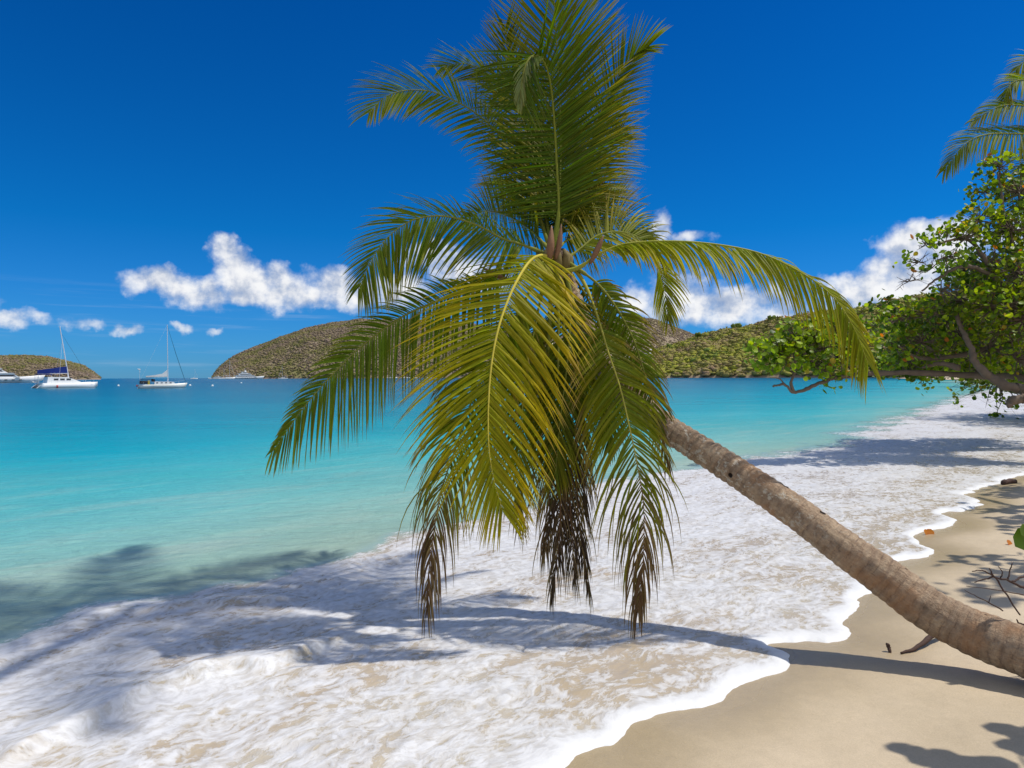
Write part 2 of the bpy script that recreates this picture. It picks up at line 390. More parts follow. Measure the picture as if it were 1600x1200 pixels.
sh = t.n('ShaderNodeMixShader', {0:t.ss(fm, .0, .5), 1:water.outputs[0], 2:wash.outputs[0]})
t.nt.links.new(sh.outputs[0], out.inputs[0])
o = from_np('sea', np.stack([X,Y,Z],-1).reshape(-1,3), q, mats=[m], attrs={'off':s.ravel(),'foam':foam.ravel(),'dep':dep.ravel(),'st':sea_st})
tag(o, 'turquoise sea paling to white foaming wash on the sand', 'sea', kind='structure')

# ------------------------------------------------------------------ hills
def ico(sub):
    ph = (1+5**.5)/2
    v = [(-1,ph,0),(1,ph,0),(-1,-ph,0),(1,-ph,0),(0,-1,ph),(0,1,ph),(0,-1,-ph),(0,1,-ph),(ph,0,-1),(ph,0,1),(-ph,0,-1),(-ph,0,1)]
    f = [(0,11,5),(0,5,1),(0,1,7),(0,7,10),(0,10,11),(1,5,9),(5,11,4),(11,10,2),(10,7,6),(7,1,8),(3,9,4),(3,4,2),(3,2,6),(3,6,8),(3,8,9),(4,9,5),(2,4,11),(6,2,10),(8,6,7),(9,8,1)]
    v = [np.array(a)/np.linalg.norm(a) for a in v]
    for _ in range(sub):
        nf = []; cache = {}
        def mid(a, b):
            k = (min(a,b), max(a,b))
            if k not in cache:
                p = (v[a]+v[b])/2; v.append(p/np.linalg.norm(p)); cache[k] = len(v)-1
            return cache[k]
        for a, b, c in f:
            x, y, z = mid(a,b), mid(b,c), mid(c,a)
            nf += [(a,x,z),(b,y,x),(c,z,y),(x,y,z)]
        f = nf
    return np.array(v), np.array(f)
def hill_mat(name, ca, cb, cc, sc):
    m, t, out = newmat(name)
    pos = t.n('ShaderNodeNewGeometry').outputs[0]
    n = t.noise(pos, sc, 6, .65); n2_ = t.noise(pos, sc*.22, 4, .6)
    c = t.mix(t.ss(n, .42, .62), ca, cb); c = t.mix(t.ss(n2_, .5, .68), c, cc)
    sp = t.n('ShaderNodeSeparateXYZ', {0:pos})
    rock = t.m('SUBTRACT', 1.0, t.ss(t.m('ADD', sp.outputs[2], t.m('MULTIPLY', n2_, 4.0)), 2.5, 5.5))
    c = t.mix(rock, c, t.mix(n, (.22,.14,.09), (.34,.27,.20)))
    p = t.n('ShaderNodeBsdfPrincipled', {'Base Color':c,'Roughness':.9,'Specular IOR Level':.1})
    t.nt.links.new(p.outputs[0], out.inputs[0]); return m
def bush_mat(name, stops):
    m, t, out = newmat(name)
    pos = t.n('ShaderNodeNewGeometry').outputs[0]
    n = t.noise(pos, 1.1, 5, .7)
    c = t.ramp(t.attr('tint'), stops)
    c = t.vm('SCALE', c, scale=t.m('MULTIPLY_ADD', t.m('SUBTRACT', n, .5), .6, 1.15))
    bmp = t.n('ShaderNodeBump', {'Height':n,'Strength':.6,'Distance':.5})
    p = t.n('ShaderNodeBsdfPrincipled', {'Base Color':c,'Roughness':.85,'Specular IOR Level':.15,'Normal':bmp.outputs[0]})
    t.nt.links.new(p.outputs[0], out.inputs[0]); return m
class Hill:
    def __init__(s, sil, ds, dr, prof=.9, rough=.04):
        s.px = np.array([a for a, b in sil], float); s.py = np.array([b for a, b in sil], float)
        s.ds, s.dr, s.prof, s.rough = ds, dr, prof, rough
    def at(s, px, v):
        """v 0 shore, 1 ridge, 2 far foot"""
        px = np.asarray(px, float); v = np.asarray(v, float)
        k = (px-s.px[0])/(s.px[-1]-s.px[0])
        D0 = s.ds[0]+(s.ds[1]-s.ds[0])*k; D1 = s.dr[0]+(s.dr[1]-s.dr[0])*k
        rh = H+(hor(px)-np.interp(px, s.px, s.py))/F*D1
        rh = np.maximum(rh, 0)
        d = D0+(D1-D0)*v
        pr = np.where(v <= 1, np.sin(np.clip(v,0,1)*PI/2)**s.prof, np.cos(np.clip(v-1,0,1)*PI/2))
        x = (px-CX)/F*d
        w = D1*.07
        nz = fbm(x/w+3.1, d/w, 4)*np.clip(np.minimum(v, 1.0)*3, 0, 1)*(1-np.exp(-((v-1)/.12)**2)*.85)
        gul = -np.abs(pn(x/(w*.8)+11, d/w*.35))*np.clip(v*4, 0, 1)*np.clip((1.0-v)*4, 0, 1)
        z = rh*pr*(1+1.6*s.rough*nz*2+gul*.35)-.8*(v < .002)
        return x, d, z
    def mesh(s, name, mat, n=260, m=50):
        pxs = np.linspace(s.px[0], s.px[-1], n); vs = np.linspace(0, 1.8, m)
        A, B = np.meshgrid(pxs, vs, indexing='ij')
        x, y, z = s.at(A, B)
        i = np.arange(n*m).reshape(n, m)
        q = np.stack([i[:-1,:-1], i[1:,:-1], i[1:,1:], i[:-1,1:]], -1).reshape(-1, 4)
        return from_np(name, np.stack([x,y,z],-1).reshape(-1,3), q, mats=[mat])
    def bushes(s, name, mat, count, r0, r1, sub, seed, green=0.0, vmax=1.12, minz=2.5):
        R = np.random.RandomState(seed)
        px = s.px[0]+(s.px[-1]-s.px[0])*R.rand(count); v = R.rand(count)**.9*vmax
        x, y, z = s.at(px, v)
        patch = fbm(x/90.0+seed, y/60.0, 3)
        keep = (z > minz)
        x, y, z, patch, px = x[keep], y[keep], z[keep], patch[keep], px[keep]
        n = len(x)
        V0, F0 = ico(sub); k = len(V0)
        rad = (r0+(r1-r0)*R.rand(n)**2)
        sc = np.stack([rad*(.8+.5*R.rand(n)), rad*(.8+.5*R.rand(n)), rad*(.4+.45*R.rand(n))], -1)
        dis = 1+.42*(R.rand(n, k)-.5)*2*(.9 if sub else .7)
        V = V0[None]*dis[...,None]*sc[:,None,:]+np.stack([x, y, z+rad*.15], -1)[:,None,:]
        Fs = (F0[None]+(np.arange(n)*k)[:,None,None]).reshape(-1, 3)
        tint = np.clip(.45+patch*.55+green+.16*R.randn(n), 0, 1)
        nc = 7                                    # leafy tufts standing out of each bush
        u = R.randn(n, nc, 3); u /= np.linalg.norm(u, axis=2)[...,None]; u[...,2] = np.abs(u[...,2])
        cc = np.stack([x, y, z+rad*.15], -1)[:,None,:]+u*sc[:,None,:]*(.85+.35*R.rand(n,nc,1))
        a_ = R.randn(n, nc, 3, 3)*(rad[:,None,None,None]*.30)
        a_[...,2] *= .8
        T = (cc[:,:,None,:]+a_).reshape(-1, 3)
        tf = np.arange(len(T)).reshape(-1, 3)+n*k
        tt_ = np.clip(np.repeat(tint, nc)+.20*R.randn(n*nc), 0, 1)
        return from_np(name, np.concatenate([V.reshape(-1,3), T]), tris=np.concatenate([Fs, tf]), mats=[mat], smooth=True, attrs={'tint':np.concatenate([np.repeat(tint, k), np.repeat(tt_, 3)])})
dryst = [(0,(.20,.15,.115)),(.3,(.21,.16,.10)),(.55,(.17,.15,.06)),(.8,(.18,.175,.045)),(1,(.07,.09,.03))]
grnst = [(0,(.22,.15,.09)),(.25,(.23,.18,.07)),(.5,(.22,.20,.05)),(.75,(.27,.27,.03)),(1,(.09,.13,.025))]
hm = hill_mat('dry_hillside', (.27,.21,.15), (.21,.18,.09), (.22,.20,.08), .05)
hm2 = hill_mat('green_hillside', (.25,.19,.11), (.19,.18,.06), (.22,.22,.05), .09)
bmt = bush_mat('dry_scrub', dryst); bmt2 = bush_mat('green_scrub', grnst)
island = Hill([(-260,592),(-200,574),(-100,562),(-20,557),(40,556),(75,558),(105,565),(130,572),(147,583),(158,592.5)], (1150,1150), (1330,1250), .8, .02)
tag(island.mesh('island', hm), 'low brown island at the left edge behind the catamaran', 'island', kind='structure')
tag(island.bushes('island_scrub', bmt, 11000, .9, 3.0, 0, 5, -.05), 'dry scrub covering the low island at the left', 'scrub', kind='stuff')
far = Hill([(760,592),(850,540),(900,515),(950,502),(1000,496.5),(1020,499),(1045,508),(1080,521),(1120,535),(1180,560),(1250,589)], (2000,2000), (2600,2500), .9, .02)
tag(far.mesh('far_hill', hm), 'rounded brown hill farthest away right of the palm crown', 'hill', kind='structure')
tag(far.bushes('far_hill_scrub', bmt, 12000, 2.0, 5.5, 0, 6, -.25), 'dry scrub on the rounded far hill', 'scrub', kind='stuff')
head = Hill([(331,591.5),(338,581),(346,572),(360,561),(382,550),(410,538.5),(440,527),(480,513),(520,505),(560,500),(620,500),(700,504),(780,512),(860,530),(920,550),(975,575),(1000,589)], (1450,1250), (1800,1650), .8, .02)
tag(head.mesh('headland', hm, 400, 60), 'long brown headland behind the palm and the moored boats', 'hill', kind='structure')
tag(head.bushes('headland_scrub', bmt, 40000, 1.2, 3.8, 0, 8, -.05), 'dry scrub covering the long brown headland', 'scrub', kind='stuff')
green = Hill([(930,589),(965,572),(990,560),(1020,550),(1060,538),(1100,524),(1150,517),(1200,505),(1260,493),(1330,486),(1420,470),(1520,462),(1650,455),(1800,450)], (640,330), (900,560), .75, .02)
tag(green.mesh('green_headland', hm2, 400, 60), 'green wooded headland running in from the right', 'hill', kind='structure')
tag(green.bushes('headland_woodland', bmt2, 24000, .8, 3.8, 0, 9, .06, minz=1.2), 'mixed olive and brown woodland covering the nearer headland', 'woodland', kind='stuff')

# ------------------------------------------------------------------ materials for things
def leafmat(name, trans=.35, rough=.4, tcol=(1.0,1.0,.35), spec=.5):
    m, t, out = newmat(name)
    c = t.attr('Col', 0)
    co_ = t.n('ShaderNodeNewGeometry').outputs[0]
    k = t.m('MULTIPLY_ADD', t.m('SUBTRACT', t.noise(co_, 23.0, 4, .6), .5), .5, 1.0)
    c = t.vm('SCALE', c, scale=k)
    p = t.n('ShaderNodeBsdfPrincipled', {'Base Color':c,'Roughness':rough,'Specular IOR Level':spec})
    tc = t.mix(1.0, t.vm('SCALE', c, scale=2.0), tcol, 'MULTIPLY')
    tr = t.n('ShaderNodeBsdfTranslucent', {'Color':tc})
    mx = t.n('ShaderNodeMixShader', {0:trans, 1:p.outputs[0], 2:tr.outputs[0]})
    t.nt.links.new(mx.outputs[0], out.inputs[0]); return m
M_leaf = leafmat('palm_leaflets', .34, .55, (.80,1.0,.10), spec=.18)
M_rib = pbr('palm_midrib', (.4,.35,.08), .75, .1, .2, 8, attr=True)
M_grape = leafmat('sea_grape_leaf', .40, .45, (1,1,.15), .3)
M_bark = pbr('grey_bark', (.16,.12,.09), .85, .2, .5, 7, .6, 40)
M_dead = pbr('dead_wood', (.075,.045,.035), .8, .2, .4, 20, .5, 80)
M_white = pbr('white_gelcoat', (.80,.80,.78), .3, .5, .05)
M_hullg = pbr('cream_hull', (.70,.70,.64), .35, .5, .06)
M_dark = pbr('tinted_glass', (.03,.04,.055), .1, .6, .1)
M_blue = pbr('navy_canvas', (.012,.03,.17), .8, .2, .15)
M_canv = pbr('white_canvas', (.72,.71,.68), .8, .2, .1)
M_mast = pbr('aluminium_spar', (.72,.72,.74), .35, .5, .05, metal=.2)
M_black = pbr('black_canvas', (.025,.025,.03), .7, .3, .2)
M_green = pbr('green_antifouling', (.03,.10,.08), .6, .3, .2)
M_red = pbr('red_fender', (.55,.06,.05), .5, .4, .1)
M_tan = pbr('varnished_wood', (.45,.22,.08), .4, .4, .2)
M_roof = pbr('pale_roof', (.55,.56,.55), .6, .3, .1)
M_spathe = pbr('dry_spathe', (.22,.115,.06), .7, .3, .3, 10)

# ------------------------------------------------------------------ palm fronds
def col_mix(a, b, k): return tuple(a[i]+(b[i]-a[i])*k for i in range(3))
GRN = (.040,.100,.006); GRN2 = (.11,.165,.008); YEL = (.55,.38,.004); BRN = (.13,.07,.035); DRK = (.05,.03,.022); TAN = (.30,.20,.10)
def frond(parent, pts, hint0, hint1, L=.62, a0=78, a1=22, droop=.25, green=GRN, yellow=.2, tipb=.25, dead0=2.0, space=.019, la=1.0, lb=1.0, lift=14, seed=1, start=.12, wid=.0235, dg=0.0, gv=.55, a0b=None, a1b=None, fo=.62, ragged=.1, rr=.011, ribc=(.20,.21,.04), prof=0):
    R = random.Random(seed)
    cur = catmull([tuple(P(*p)) for p in pts], 14)
    seg = np.linalg.norm(np.diff(cur, axis=0), axis=1); cum = np.concatenate([[0], np.cumsum(seg)]); tot = cum[-1]
    def at(sv):
        return Vector([float(np.interp(sv, cum, cur[:,i])) for i in range(3)])
    V = []; Fq = []; Cc = []
    n = int(tot*(1-start)/space); h0 = Vector(hint0); h1 = Vector(hint1)
    for i in range(n):
        for side in (1, -1):
            k = start+(1-start)*(i+R.uniform(-.3,.3)+(.5 if side > 0 else 0))/n
            k = min(max(k, 0), .999)
            sv = k*tot; p = at(sv); T = (at(min(sv+.02, tot))-at(max(sv-.02, 0))).normalized()
            hh = h0.lerp(h1, k); Sd = (hh-T*hh.dot(T)).normalized(); N = Sd.cross(T).normalized()
            kk = max(0.0, (k-start)/(1-start))
            A0, A1 = (a0, a1) if side > 0 or a0b is None else (a0b, a1b)
            ang = math.radians(A0+(A1-A0)*kk**1.5+R.gauss(0, 2.0))
            lf = math.radians(lift+R.gauss(0,6))
            d = T*math.cos(ang)+(Sd*side*math.cos(lf)+N*math.sin(lf))*math.sin(ang)
            ln = L*(la if side > 0 else lb)*(.55+.45*min(1,kk/.18))*(1-fo*max(0,(kk-.55)/.45)**1.5)*R.uniform(1-ragged, 1+ragged*.4)
            if R.random() < ragged*.25: ln *= R.uniform(.4,.8)
            w = wid*R.uniform(.8,1.1)*(1-.35*kk)
            Wv = (T-d*T.dot(d)).normalized()
            tw = R.gauss(.2,.34); Wv = (Wv*math.cos(tw)+d.cross(Wv)*math.sin(tw)).normalized()
            if k > dead0+.05 and R.random() < .10: continue
            if k > dead0-.05: ln *= R.uniform(.7,1.35); w *= .70; d = (d+Vector((R.gauss(0,.12), R.gauss(0,.12), R.gauss(-.1,.1)))).normalized()
            dr = droop*(1+dg*kk)*R.uniform(.75,1.3)*(2.0 if k > dead0 else 1); m = 7; b = len(V); q = Vector(p)
            # colours of this leaflet: green, yellowing to the tip, brown when dead
            dk = min(1, max(0, (k-dead0+R.gauss(0,.05))/.16))
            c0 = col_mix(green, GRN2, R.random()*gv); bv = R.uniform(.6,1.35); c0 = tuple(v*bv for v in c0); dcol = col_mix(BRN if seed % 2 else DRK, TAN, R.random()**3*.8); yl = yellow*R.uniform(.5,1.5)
            kink = R.uniform(.35,.8) if R.random() < ragged*.6 else 9
            for j in range(m+1):
                tl = j/m
                prof_w = (.55+.45*tl/.12 if tl < .12 else 1.0)*(1-max(0,(tl-.3)/.7)**1.6) if tl < 1 else 0
                hw = w*.5*(prof_w*.94+.06 if tl < 1 else .03)
                Nn = d.cross(Wv).normalized(); fl = .5
                V.append(q+Wv*hw*math.cos(fl)+Nn*hw*math.sin(fl)); V.append(q.copy()); V.append(q-Wv*hw*math.cos(fl)+Nn*hw*math.sin(fl))
                cc = col_mix(c0, YEL, min(1, yl*(.25+1.2*tl**2)))
                tb = min(1, max(0, (tl-(1-tipb*R.uniform(.6,1.4)))/.12)) if tipb > 0 else 0
                cc = col_mix(cc, TAN if R.random() < .5 else BRN, tb*.85)
                cc = col_mix(cc, dcol, dk*(.6+.4*tl) if dk < 1 else 1)
                Cc += [(*cc,1), (*col_mix(cc, YEL, .12*(1-dk)),1), (*cc,1)]
                if j < m:
                    q = q+d*(ln/m)
                    g_ = dr*(.35+1.6*tl)/m*1.6
                    if tl > kink: g_ += .35
                    d = (d+Vector((0,0,-1))*g_).normalized()
                    Wv = (Wv-d*Wv.dot(d)).normalized()
            for j in range(m):
                a = b+3*j
                Fq += [(a,a+1,a+4,a+3),(a+1,a+2,a+5,a+4)]
    o = from_np('frond', np.array(V), np.array(Fq), mats=[M_leaf], parent=parent, smooth=False, attrs={'Col':np.array(Cc)})
    mb = MB(); nn = len(cur); st_ = max(1, nn//40)
    pp = [Vector(cur[i]) for i in range(0, nn, st_)]
    rad = [max(.0022, rr*(1-(i/(len(pp)-1)))**.8*(1.6 if i/(len(pp)-1) < start*.7 else 1)) for i in range(len(pp))]
    kcs = []
    mb.tube(pp, rad, 6)
    for i in range(len(pp)):
        k = i/(len(pp)-1); c = col_mix(ribc, BRN, min(1, max(0, (k-dead0)/.15))); kcs += [(*c,1)]*6
    mb.c = kcs
    mb.build('midrib', M_rib, o, True)
    return o

palm = empty('palm_tree', (4.6, 3.35, .2))
tag(palm, 'large leaning coconut palm whose crown hangs over the foaming shore', 'palm tree')
class _Base:      # parts are written in world coordinates: shift them into the thing's frame
    pass
def settle(root):
    """children were built in world coordinates; keep them there"""
    bpy.context.view_layer.update()
    inv = Matrix.Translation(root.location).inverted()
    for ch in root.children: ch.matrix_parent_inverse = inv

# trunk -------------------------------------------------------------
tr = [(1900,1120,3.25,.19),(1760,1075,3.45,.165),(1680,1044,3.62,.148),(1600,1017,3.8,.137),(1512,984,4.0,.131),(1447,949,4.13,.127),(1385,903,4.27,.122),(1320,858,4.4,.115),(1240,797,4.6,.11),(1153,739,4.82,.104),(1095,702,4.95,.10),(1038,666,5.1,.10),(985,620,5.2,.10),(935,560,5.25,.10),(898,490,5.25,.105),(872,430,5.2,.11),(864,392,5.15,.09)]
cur = catmull([(*P(a,b,c), r) for a, b, c, r in tr], 26)
pts3 = cur[:,:3]; rad = cur[:,3]
arc = np.concatenate([[0], np.cumsum(np.linalg.norm(np.diff(pts3, axis=0), axis=1))])
na = 40; V = []; uvs = []
up = Vector((0,0,1))
for i in range(len(pts3)):
    T = Vector(pts3[min(i+1,len(pts3)-1)]-pts3[max(i-1,0)]).normalized(); up = (up-T*up.dot(T)).normalized(); sd = T.cross(up)
    for k in range(na):
        a = 2*PI*k/na
        V.append(Vector(pts3[i])+(up*math.cos(a)+sd*math.sin(a))*rad[i]); uvs.append((math.cos(a)*.12, math.sin(a)*.12, arc[i]))
V = np.array([tuple(v) for v in V]); uvs = np.array(uvs); ctr = np.repeat(pts3, na, axis=0); nrm = V-ctr; nrm /= np.linalg.norm(nrm, axis=1)[:,None]
ss_ = uvs[:,2]+.02*fbm(uvs[:,0]*14, uvs[:,2]*3, 2); ph = (ss_/.055) % 1.0
up_k = sst(1.2, 3.6, arc.max()-uvs[:,2]); 
V += nrm*((.009*(np.abs(ph-.5)*2)**2*(-1)*(1.2-.6*up_k)+.003)+.006*fbm(uvs[:,0]*30+uvs[:,1]*17, uvs[:,2]*7, 3)+.006*pn(uvs[:,0]*12, uvs[:,2]*2.2))[:,None]
i = np.arange(len(pts3)*na).reshape(len(pts3), na); j = np.roll(i, -1, 1)
q = np.stack([i[:-1], j[:-1], j[1:], i[1:]], -1).reshape(-1, 4)
m, t, out = newmat('palm_trunk_bark')
uv = t.attr('tuv', 1)
wz = t.n('ShaderNodeSeparateXYZ', {0:uv}).outputs[2]
nb = t.noise(uv, 9, 6, .65); nr = t.noise(t.vm('MULTIPLY', uv, (3,3,22)), 1.6, 5, .6); nl = t.noise(t.vm('MULTIPLY', uv, (40,40,3)), 1.5, 5, .6); nc = t.noise(uv, 30, 5, .7)
c = t.ramp(nb, [(.3,(.20,.135,.085)),(.5,(.35,.245,.16)),(.7,(.52,.39,.26))])
nf3 = t.noise(uv, 48, 7, .7); nl2 = t.noise(t.vm('MULTIPLY', uv, (90,90,5)), 2.0, 5, .65); c = t.vm('SCALE', c, scale=t.m('MULTIPLY_ADD', t.m('SUBTRACT', nf3, .5), 1.3, 1.05)); c = t.mix(t.m('MULTIPLY', t.ss(nl2, .56, .66), .5), c, (.09,.06,.045)); rg = t.attr('ring'); rl = t.m('MULTIPLY', t.ss(rg, .72, .97), t.ss(nc, .36, .56)); c = t.mix(t.m('MULTIPLY', t.ss(nr, .50, .68), .45), c, (.20,.14,.10)); c = t.mix(t.m('MULTIPLY', rl, .6), c, (.11,.075,.055)); c = t.mix(t.m('MULTIPLY', t.m('SUBTRACT', 1.0, t.ss(rg, .0, .6)), .25), c, (.46,.36,.25)); c = t.mix(t.m('MULTIPLY', t.ss(nl, .5, .7), .45), c, (.26,.17,.11))
lich = t.m('MULTIPLY', t.ss(t.m('ADD', t.m('MULTIPLY', nc, .5), t.m('MULTIPLY', t.noise(uv, 13, 4, .6), .5)), .535, .58), t.m('MULTIPLY', t.ss(wz, 1.6, 2.4), .8)); c = t.mix(lich, c, (.58,.52,.42))
red = t.m('MULTIPLY', t.ss(t.noise(uv, 3.5, 3), .5, .65), t.m('SUBTRACT', 1.0, t.ss(wz, 2.2, 3.2))); c = t.mix(t.m('MULTIPLY', red, .55), c, (.40,.21,.10))
pit = t.n('ShaderNodeTexVoronoi', {'Vector':uv,'Scale':7.0}); pm = t.m('MULTIPLY', t.m('SUBTRACT', 1.0, t.ss(pit.outputs[0], .09, .15)), t.ss(pit.outputs[1], .5, .6) if False else 1.0)
psel = t.m('GREATER_THAN', t.n('ShaderNodeSeparateColor', {0:pit.outputs[1]}).outputs[0], .66)
pm = t.m('MULTIPLY', pm, psel); c = t.mix(pm, c, (.02,.013,.01))
ht = t.m('ADD', t.m('ADD', t.m('MULTIPLY', nr, -1.0), t.m('MULTIPLY', nl, -.6)), t.m('ADD', t.m('MULTIPLY', nf3, 1.2), t.m('MULTIPLY', pm, -2.5)))
bb = t.n('ShaderNodeBump', {'Height':ht,'Strength':1.0,'Distance':.016})
p = t.n('ShaderNodeBsdfPrincipled', {'Base Color':c,'Roughness':.85,'Specular IOR Level':.2,'Normal':bb.outputs[0]})
t.nt.links.new(p.outputs[0], out.inputs[0])
from_np('trunk', V, q, mats=[m], parent=palm, attrs={'tuv':uvs, 'ring':np.abs(ph-.5)*2})

